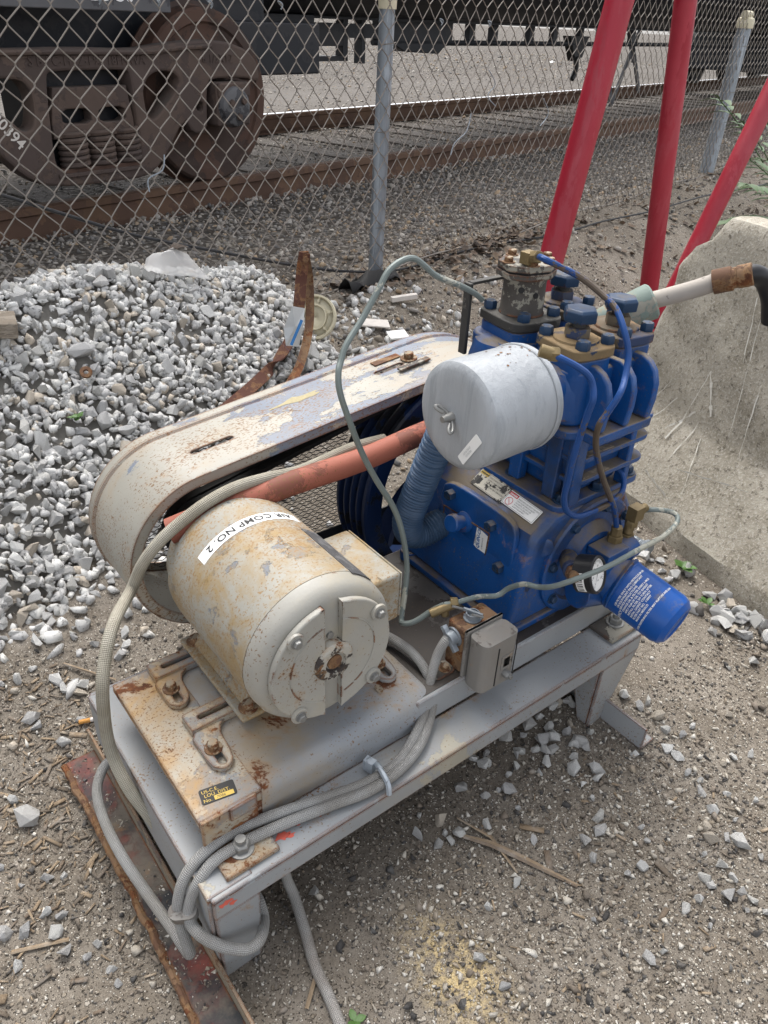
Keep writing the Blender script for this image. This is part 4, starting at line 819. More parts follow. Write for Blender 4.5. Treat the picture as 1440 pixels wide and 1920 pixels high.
for i, t in enumerate(['USE FILTER ONLY WITH PETROLEUM OR', 'OR EQUIVALENT PAO LUBRICANT', 'SERVICE INSTRUCTIONS:', 'CHANGE OIL & FILTER EVERY 6 MOS', 'APPLY FILM OF OIL TO GASKET', 'INSTALL FILTER 3/4 TURN AFTER', 'INITIAL GASKET CONTACT', 'FILTER PART NO.  110977', 'MADE IN MEXICO']): filt_text(t, .0047, 42, .026+.0053*i, m)
filt_text('OVER TIGHTENING FILTER MAY RUPTURE AND LEAK', .0045, 62, .076, m); filt_text('QUINCY', .0075, 78, .040, m); m.build('filter_print', M['white'], filt, smooth=False)
gn = Vector((.27,-.90,.34)).normalized(); gc = Vector((.690,.018,.388))
m = MB(); m.lathe([(-.026,.024),(-.022,.031),(.008,.031),(.010,.029),(.010,.027),(.006,.0265),(.006,.001)], gc, gn, 40); gauge = m.build('pressure_gauge', M['black_plastic'], crank, angle=30)
m = MB(); m.lathe([(.0065,.0262),(.0068,.0262),(.0068,.001)], gc, gn, 40); dial = m.build('dial', M['white'], gauge)
gu = Vector((0,0,1)).cross(gn).normalized(); gv = gn.cross(gu); m = MB()
for k in range(31):
    a = math.radians(225-9*k); r0, r1 = (.0185,.0235) if k % 5 == 0 else (.0208,.0235); d = gu*math.cos(a)+gv*math.sin(a); t = gn.cross(d)*.00035; c = gc+gn*.0072
    m.add([c+d*r0-t, c+d*r1-t, c+d*r1+t, c+d*r0+t], [(0,1,2,3)])
for k, s_ in enumerate(('0','20','40','60','80','100')):
    a = math.radians(225-54*k); d = gu*math.cos(a)+gv*math.sin(a); text_flat(m, s_, .0048, gc+gn*.0071+d*.0150-gu*.003-gv*.0018, gu, gv, lift=.0002)
text_flat(m, 'PSI', .004, gc+gn*.0071-gu*.0035-gv*.011, gu, gv, lift=.0002)
d = (gu*math.cos(math.radians(225))+gv*math.sin(math.radians(225))); t = gn.cross(d)*.0009; c = gc+gn*.0075; m.add([c-d*.004-t, c+d*.017, c-d*.004+t], [(0,1,2)]); m.build('dial_marks', M['ink'], dial, smooth=False)
m = MB(); A = np.linspace(150, 215, 10); bp = lambda a, z, r: gc+gn*z+(gu*math.cos(math.radians(a))+gv*math.sin(math.radians(a)))*r
m.ring_loft([[bp(a,-.016,.0308), bp(a,-.016,.0314), bp(a,-.002,.0314), bp(a,-.002,.0308)] for a in A]); st_ = m.build('gauge_sticker', M['white'], gauge)
m = MB()
for k in range(9): a = 158+6*k; m.add([bp(a,-.0145,.0317), bp(a+1.5+k%3,-.0145,.0317), bp(a+1.5+k%3,-.0045,.0317), bp(a,-.0045,.0317)], [(0,1,2,3)])
m.build('sticker_print', M['ink'], st_, smooth=False)
m = MB(); m.cyl((.793,.058,.375),(.793,.058,.402),.0135,6); m.cyl((.793,.058,.402),(.793,.058,.418),.010,6); m.build('brass_union', M['brass'], crank, bevel=.001)
m = MB(); m.cyl((.828,.058,.372),(.828,.058,.392),.013,6); m.cyl((.828,.058,.392),(.832,.058,.415),.009,16); m.hexa((.832,.058,.405),(0,0,1),.0115,.012); m.obox((.838,.058,.429), (X_,Y_,Z_), (.012,.010,.013)); m.cyl((.845,.057,.430),(.862,.056,.433),.008,12); m.build('elbow_union', M['brass'], crank, bevel=.001)
# --- cylinders
m = MB(); m.prism(rrect(.215,.255,.02,4,.790,.228), (0,0,.4545), X_, Y_, (0,0,.0135)); cyl = m.build('cylinder_flange', M['blue'], comp, bevel=.003)
for x, y in ((.708,.118),(.708,.225),(.708,.338),(.876,.118),(.79,.112)): put('flange_bolt', bolt_mesh('flange_bolt', .0115, .011, 1.35), M['bolt_blue'], cyl, (x,y,.468), rot=.3)
m = MB(); m.ring_loft([[(x0+.001, y, z) for x0, y, z in r] for r in [[(.715,.118,z),(.848,.118,z),(.845,.335,z),(.725,.335,z)] if z < .5 else [(.697,.106,z),(.852,.106,z),(.852,.335,z),(.697,.335,z)] for z in (.467,.49,.56,.598)]]); cb = m.build('cylinder_block', M['blue'], comp, bevel=.012, seg=3)
for z in (.505, .545, .582):
    m = MB(); k = (z-.505)/.077; m.prism(rrect(.180+.012*k,.262,.022,4,.792,.222), (0,0,z), X_, Y_, (0,0,.0095)); m.build('cooling_fin', M['blue'], cb, bevel=.0028)
    m = MB(); m.prism([(.722,.0945),(.786,.094),(.781,.106),(.726,.106)], (0,0,z+.0097), X_, Y_, (0,0,.0012)); m.build('dirt_ledge', paint('tan_dirt', (.27,.22,.16), (.20,.16,.115), .5, 30, rough=.95), cb)
for x, w in ((.708,.024),(.838,.014)):
    m = MB(); m.prism([(x-w/2,.469),(x+w/2,.469),(x+w/2-.004,.60),(x-w/2-.004,.60)], (0,.0925,0), X_, Z_, (0,.02,0)); m.build('cylinder_rib', M['blue'], cb, bevel=.003)
for y in (.14,.215,.29):
    m = MB(); m.prism([(y-.012,.469),(y+.012,.469),(y+.016,.598),(y-.016,.598)], (.694,0,0), Y_, Z_, (.02,0,0)); m.build('cylinder_rib', M['blue'], cb, bevel=.003)
# --- heads
for hy, nm in ((.148,0), (.276,1)):
    m = MB(); m.prism(rrect(.188,.122,.024,5,.750,hy), (0,0,.5985), X_, Y_, (0,0,.018)); m.prism(rrect(.172,.106,.03,5,.746,hy), (0,0,.6165), X_, Y_, (0,0,.086)); hd = m.build('cylinder_head', M['blue'], comp, bevel=.006, seg=3)
    m = MB(); m.lathe([(0,.052),(.04,.050),(.068,.042),(.075,.03)], (.690,hy,.628), (0,0,1), 32); m.build('inlet_bulge', M['blue'], hd)
    if nm == 0:
        m = MB(); m.box(.680,.812,.056,.10,.5995,.6165); m.build('head_ledge', M['blue'], hd, bevel=.004)
        for x, wy in ((.688,.060),(.739,.056),(.790,.055)):
            prof = [(.12,.618),(wy,.618),(wy-.004,.65),(wy-.003,.675),(wy+.004,.694),(wy+.016,.706),(wy+.03,.712),(.12,.712)]
            m = MB(); m.prism(prof, (x,0,0), Y_, Z_, (.013,0,0)); m.build('head_fin', M['blue'], hd, bevel=.004, seg=3)
    for y_ in ((hy,),):
        for x in (.832,):
            m = MB(); m.prism([(hy-.052,.618),(hy+.05,.618),(hy+.045,.68),(hy+.02,.705),(hy-.02,.705),(hy-.048,.68)], (x,0,0), Y_, Z_, (.007,0,0)); m.build('head_fin', M['blue'], hd, bevel=.002)
def turret(cx, cy, mat, base, w=.082, h=.100, z0=.690, zt=.735, bolts=True, rotd=-8, cap=True):
    a = math.radians(rotd); U = Vector((math.cos(a), math.sin(a), 0)); V = Vector((-math.sin(a), math.cos(a), 0))
    oc = rnd([(-w/2,-h*.36),(-w*.34,-h/2),(w*.36,-h/2),(w/2,-h*.38),(w/2,h*.34),(w*.34,h/2),(-w*.38,h/2),(-w/2,h*.38)], 1)
    m = MB(); m.prism([(x*.93, y*.93) for x, y in oc], (cx,cy,z0), U, V, (0,0,zt-.016-z0)); t = m.build('valve_pocket', M['blue'], comp, bevel=.004)
    m = MB(); m.prism(oc, (cx,cy,zt-.0155), U, V, (0,0,.0155)); p = m.build('valve_cover', mat, t, bevel=.003)
    m = MB(); m.lathe([(0,.034),(.003,.033),(.004,.031),(.004,.001)], (cx,cy,zt), Z_, 32); m.build('cover_boss', mat, t)
    for q in ((-w*.34,h*.34),(w*.37,-h*.32),(-w*.26,-h*.38),(w*.33,h*.37)): put('cover_bolt', BB, M['bolt_blue'], t, Vector((cx,cy,zt))+U*q[0]+V*q[1], rot=random.random())
    if cap:
        m = MB(); m.cyl((cx,cy,zt+.003),(cx,cy,zt+.036),.0105,20); m.build('valve_stud', M['black_grime'], t)
        m = MB(); m.lathe([(0,.020),(.013,.020),(.015,.0185)], (cx,cy,zt+.004), (0,0,1), 6); m.build('lock_nut', M['blue_dirty'], t, bevel=.001)
        m = MB(); m.lathe([(0,.0245),(.002,.026),(.015,.026),(.019,.022)], (cx,cy,zt+.027), (0.02,0,1), 6); m.build('cap_nut', M['bolt_blue'], t, bevel=.0015)
    return t
turret(.703,.143,M['ochre'],0); turret(.800,.146,M['blue_dirty'],0); turret(.822,.277,M['blue_dirty'],0)
tw = turret(.722,.272,M['black_grime'],0, w=.10, h=.105, cap=False)
m = MB(); m.lathe([(0,.036),(.004,.034),(.05,.033),(.058,.036)], (.722,.272,.736), Z_, 36); m.build('unloader_tower', M['tarnish'], tw, angle=35)
for a in (215, 255): 
    aa = math.radians(a); m = MB(); m.lathe([(0,.0045),(.0016,.0045)], (.722+.0335*math.cos(aa),.272+.0335*math.sin(aa),.778-.008*(a>230)), (math.cos(aa),math.sin(aa),0), 12); m.build('vent_hole', M['ink'], tw)
oc = [(.05*math.cos(math.radians(t)), .05*math.sin(math.radians(t))) for t in (10,50,100,140,190,230,280,320)]
for z0, hh, k, mt in ((.7935,.009,1.0,'tarnish'),(.8028,.002,.96,'dark'),(.805,.010,.98,'tarnish')):
    m = MB(); m.prism([(x*k, y*k*.85) for x, y in oc], (.722,.272,z0), X_, Y_, (0,0,hh)); m.build('unloader_plate', M[mt], tw, bevel=.0015)
for x, y in ((-.036,.006),(-.018,-.028),(.016,-.030),(.036,-.006),(.0,.034)): put('plate_bolt', BS, M['bolt_rust'], tw, (.722+x,.272+y,.815))
m = MB(); m.obox((.700,.252,.826), (X_,Y_,Z_), (.010,.009,.009)); m.cyl((.700,.245,.828),(.695,.228,.833),.0095,6); m.build('elbow_fitting', M['brass'], tw, bevel=.001)
m = MB(); m.box(.655,.662,.322,.337,.66,.775); m.box(.664,.671,.334,.337,.66,.775); m.box(.6625,.74,.325,.337,.771,.776); m.build('unloader_bracket', M['black_grime'], comp, bevel=.0015)
# --- air intake canister
CY_, CZ_ = .144, .668
m = MB(); m.lathe([(.135,.03),(.135,.070),(.131,.0755),(.012,.0765),(.006,.0752),(.002,.071),(-.0005,.064),(-.0015,.05),(-.002,.012)], (.475,CY_,CZ_), X_, 72); can = m.build('intake_silencer', M['canister'], comp, angle=25)
m = MB(); m.lathe([(.118,.0764),(.1195,.0778),(.1225,.0778),(.124,.0764)], (.475,CY_,CZ_), X_, 72, caps=False); m.build('rolled_seam', M['canister'], can)
for k in range(26):
    a = random.gauss(1.35, .35); x = .53+random.random()*.075; r = random.uniform(.0006,.0022); p = [Vector((x+r*1.3*math.cos(t)*random.uniform(.6,1.1), CY_+.07665*math.cos(a+r*13*math.sin(t)), CZ_+.07665*math.sin(a+r*13*math.sin(t)))) for t in np.linspace(0,6.28,8)[:-1]]; m = MB(); m.add(p, [tuple(range(7))]); m.build('rust_fleck', M['rust'], can, smooth=False)
m = MB(); m.cyl((.612,CY_,CZ_),(.70,CY_,CZ_),.034,32); m.build('intake_neck', M['blue'], can)
wn = Vector((.4735,.148,.668)); m = MB(); m.lathe([(0,.0075),(.006,.0065),(.012,.005),(.018,.0045)], wn, -X_, 20); m.build('wing_nut_hub', M['bolt_grey'], can)
for sg in (-1, 1):
    d = Vector((0,.62,.5)).normalized()*sg; m = MB(); pts = [wn-X_*.004+d*.006, wn-X_*.007+d*.013, wn-X_*.012+d*.020, wn-X_*.017+d*.021, wn-X_*.016+d*.016, wn-X_*.010+d*.009]; m.tube(pts, .0026, 8, 4); m.build('wing', M['bolt_grey'], can)
q = [Vector((.4728,y,z)) for y, z in ((.0985,.6640),(.0865,.6560),(.1165,.6085),(.1290,.6165))]; U = q[1]-q[2]; w = U.length; U.normalize(); V = (q[0]-q[1]); h = V.length; V = (V-U*V.dot(U)).normalized(); m = MB(); m.prism(rrect(w,h,.002,3,w/2,h/2), q[2], U, V, (-.0006,0,0)); stk = m.build('part_sticker', M['white'], can)
m = MB(); text_flat(m, '127357E042', .0042, q[2]+U*.012+V*.0075, U, V, lift=.0), text_flat(m, '127357E0', .0042, q[2]+U*.014+V*.003, U, V, lift=.0)
for i, p in enumerate(m.v): m.v[i] = (p[0]-.0010, p[1], p[2])
m.build('sticker_print', M['inkgrey'], stk, smooth=False)
# --- hoses, tubes, conduits
P_conduit_a = [(0.547, 0.385, 0.51), (0.476, 0.38, 0.516), (0.407, 0.372, 0.514), (0.36, 0.365, 0.515), (0.303, 0.36, 0.524), (0.254, 0.355, 0.529), (0.213, 0.35, 0.526), (0.174, 0.35, 0.512), (0.128, 0.355, 0.483), (0.099, 0.365, 0.446), (0.081, 0.38, 0.397), (0.03, 0.309, 0.411), (0.0, 0.276, 0.384), (-0.018, 0.256, 0.337), (-0.02, 0.271, 0.228), (-0.016, 0.233, 0.176), (0.0, 0.202, 0.125), (0.02, 0.203, 0.049)]
P_conduit_b = [(0.475, 0.102, 0.309), (0.462, 0.102, 0.305), (0.448, 0.103, 0.28), (0.43, 0.094, 0.249), (0.41, 0.078, 0.217), (0.372, 0.053, 0.204), (0.312, 0.027, 0.199), (0.258, 0.026, 0.198), (0.201, 0.036, 0.2), (0.132, 0.051, 0.204), (0.072, 0.061, 0.206), (0.025, 0.059, 0.205), (-0.009, 0.056, 0.185), (-0.027, 0.05, 0.15), (-0.03, 0.047, 0.115), (-0.031, 0.033, 0.085), (-0.031, 0.026, 0.065), (-0.034, 0.04, 0.068), (-0.037, 0.066, 0.075), (-0.044, 0.138, 0.07), (-0.051, 0.212, 0.075), (-0.05, 0.281, 0.08), (-0.041, 0.326, 0.09), (-0.019, 0.352, 0.1), (0.001, 0.359, 0.1), (0.027, 0.36, 0.09)]
P_conduit_c = [(0.414, 0.225, 0.262), (0.427, 0.184, 0.262), (0.432, 0.142, 0.262), (0.431, 0.107, 0.25), (0.427, 0.083, 0.225), (0.404, 0.061, 0.205), (0.357, 0.031, 0.199), (0.303, 0.015, 0.198), (0.248, 0.013, 0.198), (0.193, 0.024, 0.199), (0.123, 0.037, 0.2), (0.07, 0.043, 0.201), (0.027, 0.043, 0.2), (-0.001, 0.039, 0.182), (-0.018, 0.039, 0.145), (-0.022, 0.029, 0.125), (-0.018, 0.013, 0.118), (-0.007, -0.002, 0.108), (0.008, -0.015, 0.098), (0.028, -0.026, 0.09), (0.049, -0.022, 0.085), (0.072, 0.01, 0.059), (0.077, 0.03, 0.07), (0.078, 0.05, 0.07)]
P_conduit_ground = [(0.129, 0.06, 0.1), (0.132, 0.049, 0.05), (0.135, 0.034, 0.02), (0.123, -0.013, 0.012), (0.108, -0.063, 0.012), (0.101, -0.108, 0.012), (0.093, -0.147, 0.012), (0.084, -0.19, 0.012)]
P_tube_left = [(0.484, 0.135, 0.344), (0.469, 0.147, 0.33), (0.446, 0.158, 0.312), (0.433, 0.17, 0.305), (0.438, 0.183, 0.304), (0.454, 0.197, 0.344), (0.465, 0.21, 0.386), (0.462, 0.223, 0.441), (0.452, 0.237, 0.485), (0.428, 0.25, 0.533), (0.407, 0.259, 0.581), (0.389, 0.267, 0.634), (0.378, 0.276, 0.679), (0.381, 0.284, 0.703), (0.391, 0.293, 0.715), (0.406, 0.301, 0.734), (0.439, 0.31, 0.762), (0.469, 0.314, 0.798), (0.489, 0.318, 0.82), (0.516, 0.321, 0.83), (0.54, 0.325, 0.828), (0.557, 0.322, 0.817), (0.577, 0.32, 0.801), (0.602, 0.318, 0.789), (0.628, 0.315, 0.778), (0.656, 0.312, 0.763), (0.672, 0.31, 0.751)]
P_tube_gauge = [(0.484, 0.135, 0.344), (0.496, 0.126, 0.347), (0.539, 0.118, 0.345), (0.575, 0.109, 0.337), (0.589, 0.1, 0.351), (0.594, 0.075, 0.374), (0.602, 0.05, 0.381), (0.605, 0.025, 0.398), (0.628, 0.0, 0.42), (0.682, -0.01, 0.425), (0.735, -0.02, 0.439), (0.822, -0.008, 0.423), (0.876, 0.003, 0.422), (0.895, 0.015, 0.425), (0.891, 0.03, 0.428), (0.866, 0.045, 0.432), (0.863, 0.06, 0.423)]
P_tube_unloader = [(0.693, 0.225, 0.834), (0.678, 0.203, 0.838), (0.698, 0.182, 0.827), (0.715, 0.16, 0.816), (0.724, 0.13, 0.801), (0.723, 0.1, 0.788), (0.712, 0.07, 0.764), (0.712, 0.057, 0.737), (0.695, 0.043, 0.712), (0.671, 0.03, 0.698), (0.657, 0.034, 0.67), (0.649, 0.037, 0.653), (0.656, 0.041, 0.623), (0.679, 0.045, 0.582), (0.707, 0.049, 0.542), (0.735, 0.052, 0.505), (0.768, 0.056, 0.462), (0.795, 0.06, 0.411)]
P_tube_head = [(0.571, 0.075, 0.761), (0.576, 0.062, 0.758), (0.593, 0.05, 0.748), (0.611, 0.043, 0.734), (0.617, 0.037, 0.719), (0.613, 0.03, 0.704), (0.614, 0.034, 0.683), (0.613, 0.038, 0.649), (0.612, 0.042, 0.612), (0.616, 0.046, 0.572), (0.62, 0.05, 0.54), (0.633, 0.051, 0.512), (0.662, 0.052, 0.49), (0.697, 0.054, 0.482), (0.742, 0.055, 0.481), (0.795, 0.069, 0.474), (0.822, 0.083, 0.477), (0.83, 0.096, 0.489), (0.828, 0.11, 0.497)]
P_red_hose = [(0.147, 0.374, 0.478), (0.192, 0.36, 0.492), (0.251, 0.352, 0.502), (0.35, 0.35, 0.507), (0.478, 0.352, 0.506), (0.6, 0.36, 0.512), (0.706, 0.37, 0.512)]
P_corrugated = [(0.572, 0.25, 0.628), (0.577, 0.265, 0.585), (0.57, 0.29, 0.498), (0.555, 0.31, 0.408), (0.552, 0.315, 0.373), (0.562, 0.315, 0.349), (0.585, 0.31, 0.343), (0.615, 0.305, 0.351), (0.643, 0.3, 0.354)]
P_black_cable = [(0.214, 1.531, 0.752), (0.282, 1.547, 0.726), (0.431, 1.583, 0.661), (0.621, 1.628, 0.58), (0.888, 1.691, 0.49), (1.325, 1.794, 0.352), (1.695, 1.866, 0.272), (1.97, 1.926, 0.224), (2.151, 1.958, 0.214), (2.435, 1.985, 0.223), (2.929, 2.04, 0.239), (3.315, 2.09, 0.253), (3.867, 2.169, 0.241), (4.626, 2.297, 0.242), (5.731, 2.507, 0.19), (6.953, 2.796, 0.136)]
P_discharge = [(0.929, 0.23, 0.706), (0.948, 0.215, 0.722), (0.968, 0.2, 0.733), (0.997, 0.15, 0.76), (1.01, 0.12, 0.779)]
P_disch_end = [(1.01, 0.12, 0.779), (1.02, 0.1, 0.788), (1.036, 0.08, 0.797), (1.059, 0.07, 0.787), (1.081, 0.06, 0.756), (1.105, 0.06, 0.716)]
def tubepart(name, pts, r, mat, n=10, sub=6, parent=None, label=None): m = MB(); m.tube(pts, r, n, sub); return m.build(name, mat, parent or comp, label=label)
tubepart('braided_conduit', P_conduit_a, .0088, M['braid_cream'], 14, 8); tubepart('braided_conduit', P_conduit_b, .0077, M['braid_grey'], 14, 8); tubepart('braided_conduit', P_conduit_c, .0077, M['braid_grey'], 14, 8)
tubepart('braided_conduit', P_conduit_ground, .0080, M['braid_silver'], 14, 8)
tubepart('copper_air_tube', P_tube_left, .0046, M['steel_tube'], 10); tubepart('copper_air_tube', P_tube_gauge, .0044, M['steel_tube'], 10); tubepart('copper_air_tube', P_tube_unloader, .0047, M['tube_blue'], 10); tubepart('copper_air_tube', P_tube_head, .0047, M['tube_blue'], 10)
tubepart('rubber_hose', P_red_hose, .0195, M['hose'], 20)
m = MB(); m.tube(P_corrugated, .0265, 28, 60, rf=lambda L: .0257+.0016*math.sin(L*2*math.pi/.0056)); m.build('corrugated_hose', M['corr'], comp, angle=80)
m = MB(); a = Vector(P_tube_head[0]); m.cyl(a+Vector((-.012,.012,.004)), a, .0088, 14); m.hexa(a+Vector((-.002,.003,0)), (.8,-.6,-.1), .0105, .012); m.build('tube_fitting', M['brass'], comp, bevel=.001)
m = MB(); a = Vector((.484,.135,.344)); m.cyl(a-Vector((.022,-.008,.014)), a+Vector((.018,-.012,.004)), .0075, 12); m.cyl(a, a-Vector((0,.004,.02)), .0068, 12); m.hexa(a+Vector((.008,-.005,.002)), (.8,-.6,.1), .0098, .012); m.build('tube_tee', M['brass'], comp, bevel=.001)
# conduit clamps
m = MB(); a = Vector((.278,.022,.190)); m.tube([a+Vector((-.004,-.026,.0)), a+Vector((-.002,-.020,.014)), a+Vector((0,-.006,.020)), a+Vector((.003,.012,.020)), a+Vector((.005,.022,.012)), a+Vector((.006,.026,.0))], .0042, 6, 4); m.obox(a+Vector((-.002,.024,.012)), ((.9,.3,0),(-.3,.9,0),(0,0,1)), (.006,.008,.010)); m.build('conduit_clamp', M['galv'], comp)
m = MB(); a = Vector((-.0235,.044,.124)); m.prism(oval(.037,.0225,8), a, Vector((.85,-.5,0)), Vector((.45,.8,.3)), (-.003,-.004,.019)); m.build('conduit_clamp', M['switch'], comp, bevel=.0015)
# --- pressure switch
m = MB(); m.prism(rrect(.074,.040,.006,3,.513,.097), (0,0,.2452), X_, Y_, (0,0,.0865)); sw = m.build('pressure_switch', M['rust'], comp, bevel=.003)
m = MB(); m.prism(rrect(.079,.006,.004,3,.513,.0735), (0,0,.243), X_, Y_, (0,0,.093)); m.prism(rrect(.074,.040,.012,5,.513,.050), (0,0,.236), X_, Y_, (0,0,.096)); cv = m.build('switch_cover', M['switch'], sw, bevel=.006, seg=3)
m = MB()
for x in (.505,.544): m.box(x,x+.0016,.0288,.0300,.240,.318)
m.box(.520,.533,.0288,.0300,.272,.290); m.build('cover_groove', M['ink'], cv)
m = MB(); m.prism([(.515,.268),(.538,.268),(.538,.296),(.515,.296)], (0,.0300,0), X_, Z_, (0,-.0012,0)); m.build('maker_badge', M['switch'], cv, bevel=.0005)
m = MB(); text_flat(m, 'FH', .017, (.519,.0286,.275), X_, Z_, lift=0); m.build('badge_mark', M['ink'], cv, smooth=False)
put('cover_nut', bolt_mesh('cover_nut', .007, .012, 0, .004), M['bolt_grey'], cv, (.526,.0300,.258), -Y_)
m = MB(); cpt = Vector((.478,.098,.309)); m.lathe([(0,.0165),(.004,.0165),(.004,.012),(.016,.012)], cpt, (-1,.0,-.1), 20); m.obox(cpt+Vector((-.012,0,0)), (X_,(0,.75,.66),(0,-.66,.75)), (.0045,.0225,.004)); cn = m.build('conduit_connector', M['galv'], sw, bevel=.001)
c0 = Vector((.508,.095,.3325)); m = MB(); m.lathe([(0,.0145),(.002,.0145),(.002,.011),(.011,.011),(.011,.0095),(.004,.0095)], c0, Z_, 24, caps=False); m.lathe([(.0035,.0094),(.004,.0001)], c0, Z_, 20, caps=False); m.obox(c0+Vector((0,0,.012)), ((.9,.4,0),(-.4,.9,0),Z_), (.002,.016,.0025)); m.build('cable_gland', M['galv'], sw)
for sg in (-1, 1): m = MB(); a = c0+Vector((-.006*sg,.016*sg,.010)); m.cyl(a, a+Vector((-.018,.006,.010)), .0022, 10); m.build('clamp_screw', M['bolt_grey'], sw)
# --- discharge line on the right
m = MB(); p0, p1 = Vector(P_discharge[0]), Vector(P_discharge[2]); d = (p1-p0).normalized(); m.lathe([(-.075,.018),(-.06,.020),(-.055,.024),(-.02,.027),(0,.029),((p1-p0).length-.004,.031),((p1-p0).length,.027)], p0, d, 32); m.build('discharge_union', M['verdigris'], comp, angle=35)
m = MB(); m.cyl(p0-d*.13, p0-d*.07, .02, 16); m.hexa(p0+d*.02-Z_*.03, (0,0,1), .009, .012); m.build('discharge_elbow', M['rust_bar'], comp, bevel=.002)
tubepart('discharge_pipe', [P_discharge[2], P_discharge[3], P_discharge[4]], .0145, M['pipe'], 20)
m = MB(); a, b_ = Vector(P_disch_end[0]), Vector(P_disch_end[1]); d = (b_-a).normalized(); m.lathe([(-.006,.0145),(-.006,.0195),(.022,.0195),(.024,.0165),(.03,.0165),(.031,.018),(.052,.018),(.053,.014)], a, d, 28); m.build('pipe_coupling', M['rust'], comp, angle=35)
tubepart('discharge_hose', P_disch_end[1:], .0155, M['cable'], 16)

# ------------------------------------------------------------------ concrete barrier
def concrete():
    m, nt, b = nodes('concrete'); g = G(nt); a = g.noise(2.2, 6, .65, .4); c = g.noise(11, 7, .7); f = g.noise(170, 4, .7); pit = g.noise(70, 5, .75)
    col = g.mix(g.step(a, .32, .68), (.30,.272,.22), (.46,.425,.355)); col = g.mix(g.math('MULTIPLY', g.step(c, .45, .62), .5), col, (.21,.185,.135)); col = g.mix(g.math('MULTIPLY', g.step(pit, .54, .62), .7), col, (.10,.085,.065)); col = g.mix(g.math('MULTIPLY', g.step(f, .50, .62), .7), col, (.50,.47,.41))
    e = g.edge(.02); col = g.mix(g.math('MULTIPLY', g.step(g.math('MULTIPLY', e, c), .30, .5), .85), col, (.52,.49,.42))
    k = g.noise(24, 3, .5, 0); s = g.noise(3.0, 3, .5); scr = g.math('MULTIPLY', g.step(s, .56, .66), g.step(g.math('ABSOLUTE', g.math('SUBTRACT', k, .5)), .010, .003)); col = g.mix(g.math('MULTIPLY', scr, .8), col, (.55,.52,.46))
    g.set(b.inputs['Base Color'], col); b.inputs['Roughness'].default_value = .92; b.inputs['Specular IOR Level'].default_value = .2
    g.L(g.bump(g.math('ADD', g.math('MULTIPLY', f, .4), g.math('ADD', pit, c)), .003), b.inputs['Normal']); return m
TB = Vector((-.235,-.972,0)).normalized(); NB = Vector((.972,-.235,0)).normalized(); B0 = Vector((1.463,.471,0))
barr = thing('concrete_barrier', 'weathered concrete road barrier with a chipped end and scratched slope', 'barrier', tuple(B0))
ENDZ = [(.0,-.10),(.25,-.19),(.317,-.186),(.448,-.179),(.548,-.167),(.598,-.168),(.654,-.147),(.682,-.097),(.723,-.074),(.737,-.073),(.76,-.05)]
def ends(z): return float(np.interp(z, [a for a, _ in ENDZ], [b for _, b in ENDZ]))
prof = [(0,-.03),(0,.055)]+[(.13*t, .055+.195*t) for t in np.linspace(.05,1,16)]+[(.13+.06*t, .25+.49*t) for t in np.linspace(.04,.97,34)]+[(.20,.742),(.22,.747),(.28,.742),(.325,.725)]+[(.34+.05*t,.71-.46*t) for t in (0,.3,.6,1)]+[(.52,.055),(.52,-.03)]
m = MB(); L_ = 2.4; rings = []
stv = np.concatenate([[0,.006,.02,.045], np.linspace(.08, L_, 70)])
for t in stv:
    R_ = []
    for i, (ins, z) in enumerate(prof):
        s0 = ends(z) if ins < .30 else ends(z)+.02
        s0 += (.003*math.sin(z*90)+.002*math.sin(z*37+1))*(z < .66); w = .0025*math.sin(t*23+z*41)+.0015*math.sin(t*61-z*77) if 0 < z < .74 else 0
        rd = .005*math.exp(-t/.012) if z > .1 else 0
        p = B0+TB*(s0+t*(L_-s0)/L_)+NB*(ins+w+rd*(1 if ins < .3 else -1)); R_.append((p.x, p.y, z-(rd*.5 if z > .7 else 0)))
    rings.append(R_)
m.ring_loft(rings); body = m.build('barrier_body', concrete(), barr, angle=32)
# scratches gouged in the slope: thin raised flakes of pale mortar following the face
CHALK = plain('chalky_mortar', (.64,.62,.56), .9, var=.25, vs=200)
def face(s, z): 
    ins = float(np.interp(z, [0,.055,.25,.74], [0,0,.13,.19])); return B0+TB*s+NB*(ins-.0045)+Z_*z
q = random.Random(4)
for (s0, z0, s1, z1, w) in ((.10,.60,.13,.45,.0016),(.13,.56,.17,.30,.0016),(.05,.40,.01,.20,.0022),(.05,.40,.10,.30,.005),(-.06,.33,-.12,.22,.0016),(-.02,.30,-.10,.18,.0016),(.05,.29,-.01,.22,.0025),(.07,.27,.06,.17,.002),(.10,.16,.30,.20,.0022),(.02,.12,.12,.10,.004),(.10,.24,.16,.12,.002),(-.05,.16,-.08,.10,.002),(.20,.42,.22,.25,.0018)):
    m = MB(); pts = [face(s0+(s1-s0)*t+q.uniform(-.0014,.0014), z0+(z1-z0)*t+q.uniform(-.0014,.0014)) for t in np.linspace(0,1,9)]
    for a, b in zip(pts[:-1], pts[1:]):
        d = (b-a).normalized(); sd = NB.cross(d).normalized()*w*.9*q.uniform(.2,1.2); m.add([a-sd, b-sd, b+sd, a+sd], [(0,1,2,3)])
    m.build('chalky_scratch', CHALK, barr, smooth=False)

